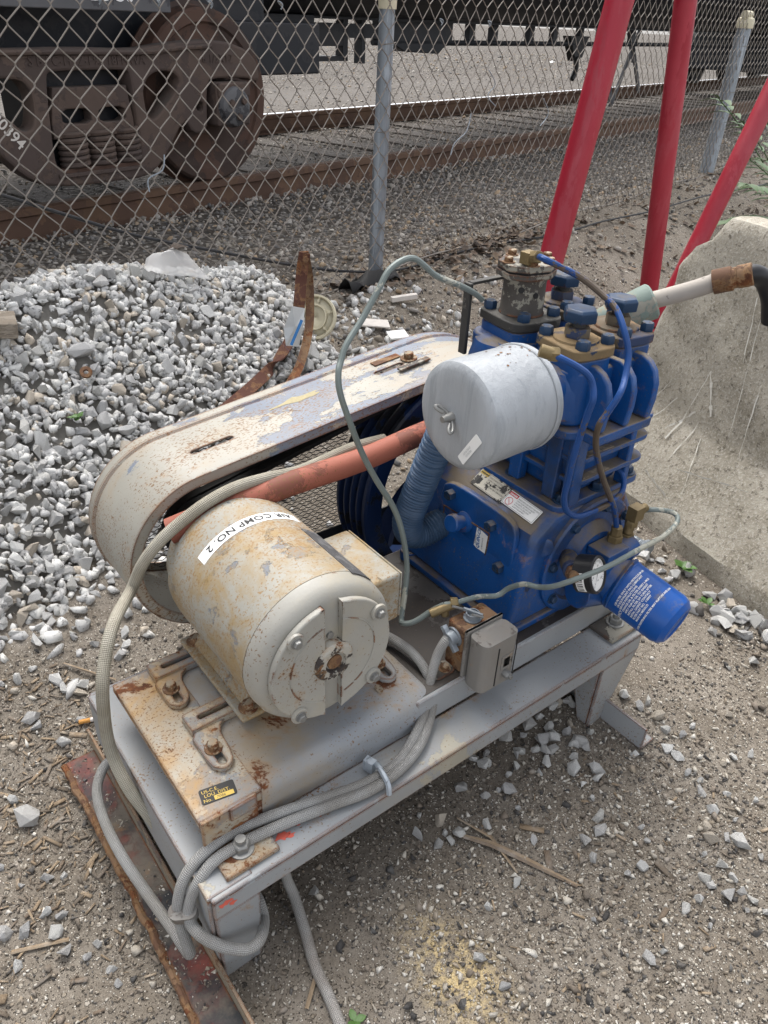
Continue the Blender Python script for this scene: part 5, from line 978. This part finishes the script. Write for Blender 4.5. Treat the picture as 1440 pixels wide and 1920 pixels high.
# ------------------------------------------------------------------ gravel pile
c0 = W(-1.1, -.5, 0); pile = thing('gravel_pile', 'heap of pale grey crushed granite in front of the fence', 'gravel pile', (c0.x, c0.y, gz(c0.x, c0.y)-.2))
ss = np.arange(-2.6, .12, .03); nn = np.arange(-1.35, .75, .03); S2, N2 = np.meshgrid(ss, nn); X2 = FO.x+FT.x*S2+FN.x*N2; Y2 = FO.y+FT.y*S2+FN.y*N2
Z2 = np.maximum(pile_h(X2, Y2)-.022, terr(X2, Y2)-.06); m = MB(); I = np.arange(S2.size).reshape(S2.shape)
m.add(np.stack([X2, Y2, Z2], -1).reshape(-1, 3).tolist(), np.stack([I[:-1,:-1], I[:-1,1:], I[1:,1:], I[1:,:-1]], -1).reshape(-1, 4).tolist()); m.build('heap', plain('gravel_dust', (.24,.225,.20), .95, var=.4, vs=80), pile)
def poisson(n, sampler, rad):
    cell = {}; out = []
    for _ in range(n):
        x, y, r = sampler(); k = (int(x/.05), int(y/.05)); ok = True
        for i in range(-2, 3):
            for j in range(-2, 3):
                for (a, b, r2) in cell.get((k[0]+i, k[1]+j), ()):
                    if (a-x)**2+(b-y)**2 < (rad*(r+r2))**2: ok = False; break
                if not ok: break
            if not ok: break
        if ok: cell.setdefault(k, []).append((x, y, r)); out.append((x, y, r))
    return out
def samp():
    while True:
        s = random.uniform(-2.5, .05); n = random.uniform(-1.3, .35); p = W(s, n, 0)
        if float(pile_h(p.x, p.y)) > float(terr(p.x, p.y))-.01:
            if p.x > .02 and p.y < .63 and p.x < 1.1: continue
            return p.x, p.y, min(.040, max(.010, random.lognormvariate(-3.93, .27)))
pts = poisson(60000, samp, .50); P = np.array([(x, y, float(pile_h(x, y))+r*.18) for x, y, r in pts]); R_ = np.array([r for _, _, r in pts])
P2 = np.array([(p.x, p.y, float(pile_h(p.x, p.y))-.006) for p in (Vector(samp()[:2]+(0,)) for _ in range(4500))]); R2 = np.clip(rng.lognormal(-4.0, .35, len(P2)), .009, .028)
d = np.linalg.norm(P-np.array(CAM), axis=1); ang = R_/d; inview = np.array([(lambda v: v.dot(_w) > 0 and abs(v.dot(_R)/v.dot(_w)) < .50 and abs(v.dot(_U)/v.dot(_w)) < .67)(Vector(p)-CAM) for p in P])
order = np.argsort(-(ang*inview)); big = order[:300]; rest = order[300:]
for i in big: stone(P[i], R_[i], M['granite'], pile)
P3 = np.array([(p.x, p.y, float(pile_h(p.x, p.y))+.002) for p in (Vector(samp()[:2]+(0,)) for _ in range(5000))]); R3 = np.clip(rng.lognormal(-4.9, .35, len(P3)), .004, .012)
scatter('stone_mass', np.concatenate([P[rest], P2, P3]), np.concatenate([R_[rest], R2, R3]), M['granite'], ROCKS, parent=pile)

# ------------------------------------------------------------------ loose stones, pebbles, wood chips on the ground
loose = thing('loose_stones', 'pale angular granite stones strewn singly over the soil round the skid', 'stones', (.2, -.1, 0))
def blocked(x, y): return (-.07 < x < .88 and -.02 < y < .62) or ((Vector((x, y, 0))-B0).dot(NB) > -.02 and (Vector((x, y, 0))-B0).dot(TB) > -.25)
near = []
def lay(x, y, r, under=False):
    if (not under and blocked(x, y)) or len(near) >= 298: return
    near.append((x, y, r)); stone((x, y, gz(x, y)+r*.50), r*1.25, M['granite'], loose)
# stones seen singly in the photograph
for x, y, r in [(0.626, -0.137, 0.0133), (0.607, -0.157, 0.013), (0.571, -0.156, 0.0122), (0.558, -0.184, 0.011), (0.588, -0.195, 0.0089), (0.609, -0.237, 0.0125), (0.794, -0.246, 0.0128), (0.757, -0.257, 0.0106), (0.741, -0.275, 0.0146), (0.766, -0.291, 0.0104), (0.777, -0.31, 0.0155), (0.714, -0.314, 0.0119), (0.709, -0.338, 0.0099), (0.68, -0.347, 0.0152), (0.7, -0.358, 0.0085), (0.7, -0.375, 0.0091), (0.679, -0.378, 0.0066), (0.687, -0.384, 0.0066), (0.524, -0.34, 0.0074), (0.707, -0.286, 0.007), (0.828, -0.175, 0.0088), (0.811, -0.213, 0.0103), (0.831, -0.198, 0.0077), (0.906, -0.202, 0.0101), (0.929, -0.203, 0.0091), (0.846, -0.242, 0.0076), (0.877, -0.092, 0.012), (0.896, -0.065, 0.0145), (0.843, -0.12, 0.0117), (0.843, -0.143, 0.0126), (0.909, -0.026, 0.0117), (0.886, -0.026, 0.0116), (0.884, 0.009, 0.0137), (0.725, -0.028, 0.0127), (0.708, -0.01, 0.0095), (0.697, -0.074, 0.0158), (0.689, -0.086, 0.0122), (0.654, -0.081, 0.0104), (0.664, -0.053, 0.0105), (0.741, 0.024, 0.0082), (0.779, 0.062, 0.0123), (0.76, 0.073, 0.0116), (0.709, 0.071, 0.0095), (0.759, -0.011, 0.0097), (0.78, -0.344, 0.008), (0.699, -0.398, 0.0075), (0.477, -0.312, 0.0042), (0.48, -0.249, 0.0053), (0.611, -0.359, 0.0059), (0.81, -0.28, 0.0067), (-0.071, 0.585, 0.0129), (-0.042, 0.533, 0.0142), (0.003, 0.565, 0.0103), (-0.165, 0.235, 0.0111), (-0.148, 0.218, 0.0092), (-0.162, 0.197, 0.0118), (-0.161, 0.163, 0.0129), (-0.196, 0.225, 0.0118), (-0.219, 0.237, 0.0135), (-0.139, 0.14, 0.0071), (-0.12, 0.149, 0.009), (-0.218, 0.182, 0.0087), (-0.117, 0.105, 0.007), (-0.145, 0.289, 0.0091), (-0.18, 0.3, 0.006), (-0.196, 0.347, 0.0068), (-0.125, 0.276, 0.0072), (-0.117, 0.081, 0.006), (0.118, 0.879, 0.0121), (0.181, 0.858, 0.0111), (0.176, 0.922, 0.012), (0.115, 0.935, 0.0123), (0.084, 0.935, 0.0121), (0.019, 0.916, 0.0177), (0.035, 0.883, 0.0141), (-0.026, 0.857, 0.0137), (0.053, 0.821, 0.0116), (0.033, 0.801, 0.0126), (0.012, 0.796, 0.0125), (-0.006, 0.765, 0.0168), (0.059, 0.752, 0.0091), (0.154, 0.723, 0.014), (0.142, 0.693, 0.0127), (0.123, 0.679, 0.0125), (0.091, 0.722, 0.0103), (-0.004, 0.669, 0.0152), (0.001, 0.649, 0.0129), (0.025, 0.652, 0.0098), (0.024, 0.625, 0.014), (-0.064, 0.7, 0.0128), (-0.059, 0.797, 0.01), (-0.05, 0.821, 0.0089), (-0.034, 0.713, 0.0087), (0.094, 0.779, 0.014), (0.059, 1.002, 0.0171), (0.129, 0.983, 0.01), (0.179, 0.98, 0.0139), (0.199, 0.996, 0.0128), (0.161, 1.016, 0.0089)]: lay(x, y, r, True)
for _ in range(26): lay(random.gauss(.50, .10), random.gauss(.03, .035), random.uniform(.007, .015), True)
for _ in range(24): lay(random.gauss(.70, .05), random.gauss(.03, .05), random.uniform(.008, .019), True)
for _ in range(40): lay(1.40+random.gauss(-.11, .04)-.0*_, random.uniform(-.12, .10), random.uniform(.012, .022))
for _ in range(26): lay(1.355+random.gauss(-.05, .03), random.uniform(.16, .42), random.uniform(.010, .022))
for _ in range(30): lay(random.uniform(.3, 1.2), random.uniform(-.5, -.05), random.uniform(.006, .011))
for _ in range(24): # scatter spilling from the pile towards the skid
    y = .30+abs(random.gauss(0, .42)); x = random.uniform(-.34, .12); lay(x, y, min(.022, random.lognormvariate(-4.2, .33)))
for _ in range(20): lay(random.uniform(1.0, 1.9), random.uniform(.6, 1.5), random.uniform(.007, .016))
def ground_pts(n, x0, x1, y0, y1):
    x = rng.uniform(x0, x1, n); y = rng.uniform(y0, y1, n); z = np.maximum(terr(x, y), -1); return np.stack([x, y, z], 1)
P = np.concatenate([ground_pts(30000, -.55, .9, -.55, .75), ground_pts(14000, .2, 1.5, -.55, .0), ground_pts(9000, .85, 3.0, .0, 1.9), ground_pts(3000, 2.0, 5.2, .9, 2.9)])
R_ = np.clip(rng.lognormal(-5.90, .55, len(P)), .0012, .014); far = P[:,0] > 1.2; R_[far] *= 1.9; P[:,2] += R_*.25
scatter('pebbles', P, R_, M['pebble'], PEBBLES)
P = ground_pts(3600, -.75, .75, .55, 1.75); nn_ = (P[:,0]-FO.x)*FN.x+(P[:,1]-FO.y)*FN.y; keep = (pile_h(P[:,0], P[:,1]) < P[:,2]) & (rng.uniform(0, 1, len(P)) < np.clip((nn_+.88)/.5, .05, 1)) & ~((P[:,0] > .03) & (P[:,1] < .62)); P = P[keep]
R_ = np.clip(rng.lognormal(-4.2, .42, len(P)), .005, .026); P[:,2] += R_*.2; Ps = np.concatenate([strip_pts(260, -.62, .02, -.62, -.12, lambda s, n: np.clip(1-(s+.55)/.6, 0, 1)), strip_pts(40, -.1, .5, -.7, -.2)]); Rs = np.clip(rng.lognormal(-4.05, .35, len(Ps)), .008, .026); Ps[:,2] += Rs*.3; scatter('strewn_gravel', np.concatenate([P, Ps]), np.concatenate([R_, Rs]), M['granite'], ROCKS)
P = np.concatenate([ground_pts(2600, .9, 2.6, .55, 1.9), ground_pts(1800, 2.3, 5.4, .9, 2.75)]); R_ = np.clip(rng.lognormal(-4.75, .45, len(P)), .004, .026); P[:,2] += R_*.25
scatter('yard_gravel', P, R_, M['ballast'], ROCKS)
CHIP = [(np.array([(a, b, c) for a in (-1,1) for b in (-1,1) for c in (-1,1)], float)*np.array([1, w, h]), np.array([(0,1,3),(0,3,2),(4,6,7),(4,7,5),(0,4,5),(0,5,1),(2,3,7),(2,7,6),(0,2,6),(0,6,4),(1,5,7),(1,7,3)])) for w, h in ((.18,.06),(.28,.08),(.12,.08))]
P = np.concatenate([ground_pts(1500, -.42, .02, .22, .72), ground_pts(300, -.45, -.06, -.25, .25), ground_pts(100, .35, .85, -.45, -.02), ground_pts(60, .1, 1.2, -.5, -.1)]); n = len(P); P[:,2] += .0025
scatter('wood_chips', P, np.clip(rng.lognormal(-5.25, .5, n), .002, .020), M['chip'], CHIP, R=rot_mats(n, .22))
# larger splinters and stalks, each its own thing
def stick(pts, w, label, mat='chip', cat='stick', name='wood_splinter', grp=None):
    P_ = [Vector((x, y, gz(x, y)+.003+dz)) for x, y, dz in pts]; m = MB(); rings = []
    for i, p in enumerate(P_):
        t = (P_[min(i+1, len(P_)-1)]-P_[max(i-1, 0)]).normalized(); sd = t.cross(Z_).normalized(); k = w*(.55 if i in (0, len(P_)-1) else 1)
        rings.append([p+sd*k, p+sd*k*.3+Z_*k*.5, p-sd*k, p-sd*k*.2-Z_*k*.2])
    m.ring_loft(rings); o = m.build(name, M[mat], None, org=P_[0]); tag(o, label, cat, grp)
stick([(.405,-.02,.004),(.44,-.07,.006),(.465,-.118,.002),(.50,-.20,.001)], .006, 'long split brown stalk lying under the right half of the skid', name='dry_stalk')
stick([(.43,.0,.002),(.45,-.06,.004),(.44,-.13,.001)], .003, 'thin curved dry stem beside the long split stalk', name='dry_stalk')
stick([(-.22,.205,.002),(-.15,.178,.002)], .0055, 'straight pale wood splinter left of the rusty plate', name='wood_splinter')
stick([(-.19,-.02,.002),(-.13,-.015,.004)], .004, 'wood splinter beside the group of stones in the lower left', name='wood_splinter')
stick([(-.05,-.03,.002),(-.045,.0,.006),(-.06,.03,.002)], .0032, 'curled pale bark strip next to the rusty plate', name='bark_strip')
stick([(.07,-.10,.001),(.10,-.075,.003)], .005, 'short brown bark piece beside the braided cable on the soil', name='bark_strip')
stick([(.02,.70,.003),(.09,.62,.006)], .006, 'orange brown splinter behind the skid corner', name='wood_splinter')
# cigarette butt
p = Vector((.010,.553,.006)); m = MB(); d = Vector((.9,-.35,.05)).normalized(); m.cyl(p-d*.014, p+d*.006, .0042, 12); bt = m.build('cigarette_butt', plain('filter_paper', (.55,.27,.07), .8), None, org=p); tag(bt, 'orange cigarette butt lying beside the corner of the skid', 'cigarette butt'); m = MB(); m.cyl(p+d*.0062, p+d*.012, .0041, 12); m.build('burnt_end', M['paper'], bt)
# rusty washer on the pile
def on_pile(u_s, u_n, lift=.02): q = W(u_s, u_n, 0); return Vector((q.x, q.y, gz(q.x, q.y)+lift))
def ray_hit(u, v, lift=0.0):
    """the point of the ground or the pile that is seen in direction (u, v) of the photograph, used once to find where a thing lies"""
    d = _w+_R*((u-720)/1439.4)+_U*((960-v)/1439.4); k = .5
    while k < 20:
        q = CAM+d*k
        if q.z < gz(q.x, q.y)+lift: return q
        k += .004
    return CAM+d*20
p = ray_hit(163, 707, .02); m = MB(); nrm = (CAM-p).normalized()*.6+Z_*.4; m.lathe([(-.004,.006),(-.004,.014),(.004,.014),(.004,.006)], p+Z_*.012, nrm, 20, caps=False); A = m; A.lathe([(-.0041,.0061),(.0041,.0061)], p+Z_*.012, nrm, 20, caps=False); o = m.build('rusty_ring', M['rust'], None, org=p); tag(o, 'small rusty ring lying on the gravel pile', 'ring')
# grey board end on the left
p = ray_hit(8, 618, .03)+Z_*.03; m = MB(); m.obox(p+Vector((-.14,.02,.0)), (Vector((1,-.18,-.12)), Vector((.2,1,.15)), Vector((.1,-.15,1))), (.17,.035,.018)); o = m.build('wooden_board', M['wood'], None, bevel=.003, org=p); tag(o, 'weathered grey board end resting on the gravel pile at the left edge', 'board')
# bent rusty strap: two strips riveted at the top
st = thing('rusty_strap', 'bent rust brown steel strap leaning out of the gravel with a riveted top', 'strap', tuple(ray_hit(545, 700, .02)))
def ribbon(pts, w, th, side):
    m = MB(); Q = smooth(pts, 6); S = side if isinstance(side, list) else [side]*2; R_ = []
    for i, p in enumerate(Q):
        t = (Q[min(i+1, len(Q)-1)]-Q[max(i-1, 0)]).normalized(); k = i/(len(Q)-1); sd = Vector(S[0])*(1-k)+Vector(S[1])*k; sd = (sd-t*sd.dot(t)).normalized(); nn = t.cross(sd); ww = w if not callable(w) else w(k)
        R_.append([p+sd*ww+nn*th, p-sd*ww+nn*th, p-sd*ww-nn*th, p+sd*ww-nn*th])
    m.ring_loft(R_); return m
def ray_n(u, v, n):
    d = _w+_R*((u-720)/1439.4)+_U*((960-v)/1439.4); k = (n-FN.dot(CAM-FO))/FN.dot(d); return CAM+d*k
T0 = ray_n(571, 474, -.34)
ribbon([T0, ray_n(565,520,-.34), ray_n(560,580,-.37), ray_hit(553,618,.05), ray_hit(534,655,.035), ray_hit(512,686,.03), ray_hit(486,713,.03), ray_hit(449,745,.03), ray_hit(404,781,.03), ray_hit(350,815,.025)], .017, .0022, [(_R.x,_R.y,_R.z),(.2,1,.25)]).build('strip', M['rust_bar'], st)
ribbon([T0+Vector((.006,.012,0)), ray_n(579,520,-.32), ray_n(581,590,-.36), ray_hit(575,640,.06), ray_hit(562,685,.045), ray_hit(548,712,.04), ray_hit(532,735,.03)], .013, .0022, [(_R.x,_R.y,_R.z),(.9,.3,.1)]).build('strip', M['rust'], st)
put('rivet', bolt_mesh('rivet', .009, .006, 0, 0, 14), M['rust'], st, T0+Vector((-.004,-.012,-.016)), (CAM-T0))
# torn wrapper hanging on the strap
wrp = [(548,574),(571,578),(569,606),(560,650),(536,648),(532,615)]; P_ = [ray_n(u, v, -.47+.012*(i % 2)) for i, (u, v) in enumerate(wrp)]
m = MB(); c = sum(P_, Vector())/6+(CAM-P_[0]).normalized()*.012; m.add(P_+[c], [(i, (i+1) % 6, 6) for i in range(6)]); o = m.build('torn_wrapper', plain('white_film', (.60,.62,.62), .35, var=.1), None, smooth=False, org=c); so = o.modifiers.new('t', 'SOLIDIFY'); so.thickness = .0008
tag(o, 'torn white and blue plastic wrapper caught on the rusty strap', 'wrapper')
m = MB(); a, b_ = ray_n(566,600,-.492), ray_n(546,647,-.492); sd = (b_-a).cross(CAM-a).normalized()*.004; m.add([a-sd, b_-sd, b_+sd, a+sd], [(0,1,2,3)]); m.build('blue_stripe', plain('blue_film', (.03,.17,.42), .4), o, smooth=False)
# cream plastic lid ring half buried
p = ray_n(590, 595, -.30); d_l = ((CAM-p).normalized()+Vector((-.5,.1,.35))).normalized(); m = MB()
m.lathe([(0,.062),(.006,.066),(.006,.070),(-.006,.070),(-.006,.064),(-.002,.060)], p, d_l, 40, caps=False); m.lathe([(.002,.036),(.006,.038),(.006,.041),(0,.041)], p, d_l, 32, caps=False); m.lathe([(-.004,.001),(-.003,.063)], p, d_l, 40, caps=False)
u1 = d_l.orthogonal().normalized(); v1 = d_l.cross(u1)
for k in range(6): e = u1*math.cos(k*1.047+.3)+v1*math.sin(k*1.047+.3); m.cyl(p+e*.04+d_l*.004, p+e*.064+d_l*.004, .002, 6); m.cyl(p+e*.052, p+e*.052+d_l*.009, .004, 8)
o = m.build('plastic_ring_cap', M['lid'], None, org=p); so = o.modifiers.new('t', 'SOLIDIFY'); so.thickness = .0015; tag(o, 'round cream plastic lid standing half buried behind the rusty strap', 'lid')
# clear plastic bag on the crest
m_, nt_, b_n = nodes('clear_film'); b_n.inputs['Base Color'].default_value = (.75,.74,.72,1); b_n.inputs['Roughness'].default_value = .25; b_n.inputs['Alpha'].default_value = .42; M['film'] = m_
rows = []; q = random.Random(12)
for i in range(9):
    a = i/8; L = ray_hit(272+a*110, 505+a*14, .03); hgt = .075*math.sin(math.pi*min(1, a*1.05))**.7*(.55+.6*a)
    rows.append([L+FN*(.012*j-.03)+Vector((q.uniform(-.008,.008), q.uniform(-.008,.008), hgt*math.sin(math.pi*j/5)+q.uniform(-.004,.006))) for j in range(6)])
m = MB(); m.add([p for r in rows for p in r], [(i*6+j, i*6+j+1, i*6+j+7, i*6+j+6) for i in range(8) for j in range(5)]); o = m.build('plastic_bag', M['film'], None, org=rows[4][0]); tag(o, 'crumpled clear plastic bag on top of the gravel pile', 'plastic bag')
m = MB(); p = rows[5][2]; m.add([p+Vector((-.03,0,.004)), p+Vector((.005,-.02,.012)), p+Vector((.035,0,.004)), p+Vector((.0,.02,.016))], [(0,1,2,3)]); o = m.build('dead_leaf', M['leaf_dry'], None, smooth=False, org=p); tag(o, 'curled orange brown leaf under the clear plastic bag', 'leaf')
# white wood piece, torn paper, plastic scrap on the soil beyond the guard
for nm, u, v, ax, hs, mat, lb, ct in (('wood_piece',757,564,((1,-.25,.05),(.3,1,0),(0,0,1)),(.052,.011,.009),'paper','white painted wood piece on the soil near the fence post','wood piece'), ('torn_card',700,612,((1,-.55,-.1),(.5,1,.25),(0,-.2,1)),(.055,.024,.003),'paper','dirty white torn card lying behind the belt guard','card'), ('broken_lid',745,634,((1,-.3,0),(.3,1,.2),(0,-.2,1)),(.035,.026,.004),'white','broken white plastic lid at the right foot of the gravel pile','lid scrap')):
    p = ray_hit(u, v, .01)+Z_*.012; m = MB(); m.obox(p, [Vector(a) for a in ax], hs); o = m.build(nm, M[mat], None, bevel=.002, org=p); tag(o, lb, ct)
for nm, u, v, sz, mat, lb in (('paper_scrap',1035,118,.09,'white','white paper scrap on the dirt beyond the rails, left of the red tube'), ('plastic_scrap',905,285,.05,'film','clear plastic scrap beside the front rail')):
    p = ray_hit(u, v, .01); m = MB(); m.add([p+FT*a*sz+FN*b*sz+Z_*c*sz for a, b, c in ((-1,-.5,.1),(.2,-.8,.3),(1,-.1,.15),(.6,.7,.4),(-.5,.6,.2),(0,0,.6))], [(0,1,5),(1,2,5),(2,3,5),(3,4,5),(4,0,5)]); o = m.build(nm, M[mat], None, smooth=False, org=p); tag(o, lb, 'litter')
# galvanised bolt lying by the barrier
p = ray_hit(1195, 1025, .01)+Z_*.012; d = (ray_hit(1240, 1052, .01)-p+Z_*.012).normalized(); m = MB(); m.tube([p-d*.05, p+d*.018], .0125, 16, 40, rf=lambda L: .0122+.0009*math.sin(L*2*math.pi/.0045)); bo = m.build('threaded_bolt', M['galv'], None, org=p); tag(bo, 'thick galvanised bolt lying against the foot of the barrier', 'bolt'); m = MB(); m.hexa(p+d*.016, d, .021, .02); m.build('nut', M['galv'], bo, bevel=.001)
# black cable hung on the fence and trailing over the ground
m = MB(); cpts = []
for q in P_black_cable:
    q = Vector(q); n_ = FN.dot(q-FO)
    cpts.append(Vector((q.x, q.y, max(q.z, gz(q.x, q.y)+.006))))
m.tube(cpts, .0048, 8, 8); o = m.build('black_cable', M['cable'], None, org=cpts[6]); tag(o, 'black cable sagging along the fence and trailing over the ground', 'cable')
# tarry black rag and leaf litter along the fence foot
m = MB(); p = W(-.12,-.06,.27); rows = [[p+FT*(.05*i-.14)+FN*(.02*j-.05)+Vector((0,0,.022*math.sin(i*1.7+j)+.03*math.sin(math.pi*j/4)-.02)) for j in range(5)] for i in range(7)]
m.add([q for r in rows for q in r], [(i*5+j, i*5+j+1, i*5+j+6, i*5+j+5) for i in range(6) for j in range(4)]); o = m.build('tarred_rag', M['belt'], None, org=p); so = o.modifiers.new('t', 'SOLIDIFY'); so.thickness = .004; tag(o, 'black tarry rag at the foot of the fence post', 'rag')
LEAFS = [(np.array([(-1,0,.1),(-.3,-.5,0),(.4,-.4,.15),(1,0,.25),(.35,.45,.1),(-.35,.5,.2),(0,0,-.12)]), np.array([(0,1,6),(1,2,6),(2,3,6),(3,4,6),(4,5,6),(5,0,6)]))]
Lp = np.concatenate([strip_pts(330, -.3, 1.6, -.14, .06, lift=.008), strip_pts(420, 1.2, 6, -.6, .05, lift=.008), strip_pts(120, .2, 1.2, -.25, .0, lift=.015)]); scatter('leaf_litter', Lp, rng.uniform(.010, .030, len(Lp)), M['leaf_dry'], LEAFS, R=rot_mats(len(Lp), .5))
# ------------------------------------------------------------------ green weeds
def leafmat(name, c):
    m, nt, b = nodes(name); g = G(nt); k = g.noise(30, 4, .6); g.set(b.inputs['Base Color'], g.mix(k, tuple(x*.7 for x in c), tuple(x*1.2 for x in c))); b.inputs['Roughness'].default_value = .5
    b.inputs['Subsurface Weight'].default_value = .0; return m
M['leaf'] = leafmat('weed_leaf', (.075,.16,.035)); M['leaf2'] = leafmat('shrub_leaf', (.055,.11,.028))
def leaf(m, base, d, L, w, droop=.3):
    d = Vector(d).normalized(); sd = d.cross(Z_).normalized() if abs(d.z) < .95 else X_; up = sd.cross(d)
    c = [base+d*L*t-Z_*droop*L*t*t for t in (0,.25,.55,.8,1)]; ws = (.05,.8,1,.6,.02); vs = []
    for p, k in zip(c, ws): vs += [p-sd*w*k+up*w*.15*k, p-up*w*.1*k, p+sd*w*k+up*w*.15*k]
    m.add(vs, [(3*i+j, 3*i+j+1, 3*i+j+4, 3*i+j+3) for i in range(4) for j in range(2)])
def weed(name, p, n, L, label, mat='leaf', seed=1):
    q = random.Random(seed); t = thing(name, label, 'weed', tuple(p)); m = MB()
    for k in range(n): a = 2*math.pi*k/n+q.uniform(-.4,.4); leaf(m, p+Z_*.004, (math.cos(a), math.sin(a), q.uniform(.2,1.2)), L*q.uniform(.6,1.1), L*.24)
    m.build('foliage', M[mat], t)
weed('small_weed', ray_hit(148,797,.01)+Z_*.012, 9, .028, 'tiny bright green weed sprouting from the gravel pile', seed=2)
weed('small_weed', ray_hit(1277,1068,.01), 6, .045, 'green weed beside the galvanised bolt at the foot of the barrier', seed=3)
weed('small_weed', ray_hit(1325,1135,.01), 5, .025, 'low green sprout under the barrier among the stones', seed=5)
weed('small_weed', ray_hit(665,1918,.0), 4, .022, 'dark green leaf tuft by the braided cable in the foreground', seed=4)
def shrub(p, stems, label, seed):
    q = random.Random(seed); t = thing('weed_shrub', label, 'shrub', tuple(p)); ms = MB(); ml = MB()
    for tip in stems:
        pts = [p+(tip-p)*k+Vector((q.uniform(-.01,.01), q.uniform(-.01,.01), .06*math.sin(math.pi*k))) for k in (0,.3,.6,.85,1)]; ms.tube(pts, .0035, 6, 4); S_ = smooth(pts, 8)
        for i in range(10, len(S_), 3):
            d = (S_[min(i+1,len(S_)-1)]-S_[i-1]).normalized(); sd = d.cross(Z_).normalized()
            for sg in (-1, 1): leaf(ml, S_[i], d*.5+sd*sg+Z_*.15, q.uniform(.09,.16), q.uniform(.017,.027), .45)
        leaf(ml, S_[-1], (tip-p).normalized(), .11, .016, .4)
    ms.build('stem', M['leaf2'], t); ml.build('foliage', M['leaf2'], t)
sp = W(3.4,-.75,0); sp.z = gz(sp.x, sp.y)
shrub(sp, [ray_n(1352,188,-.35), ray_n(1395,235,-.5), ray_n(1425,205,-.4), ray_n(1370,420,-.75), ray_n(1410,300,-.6), ray_n(1400,345,-.7), ray_n(1470,250,-.5)], 'leafy green shrub leaning in at the right edge by the fence', 6)
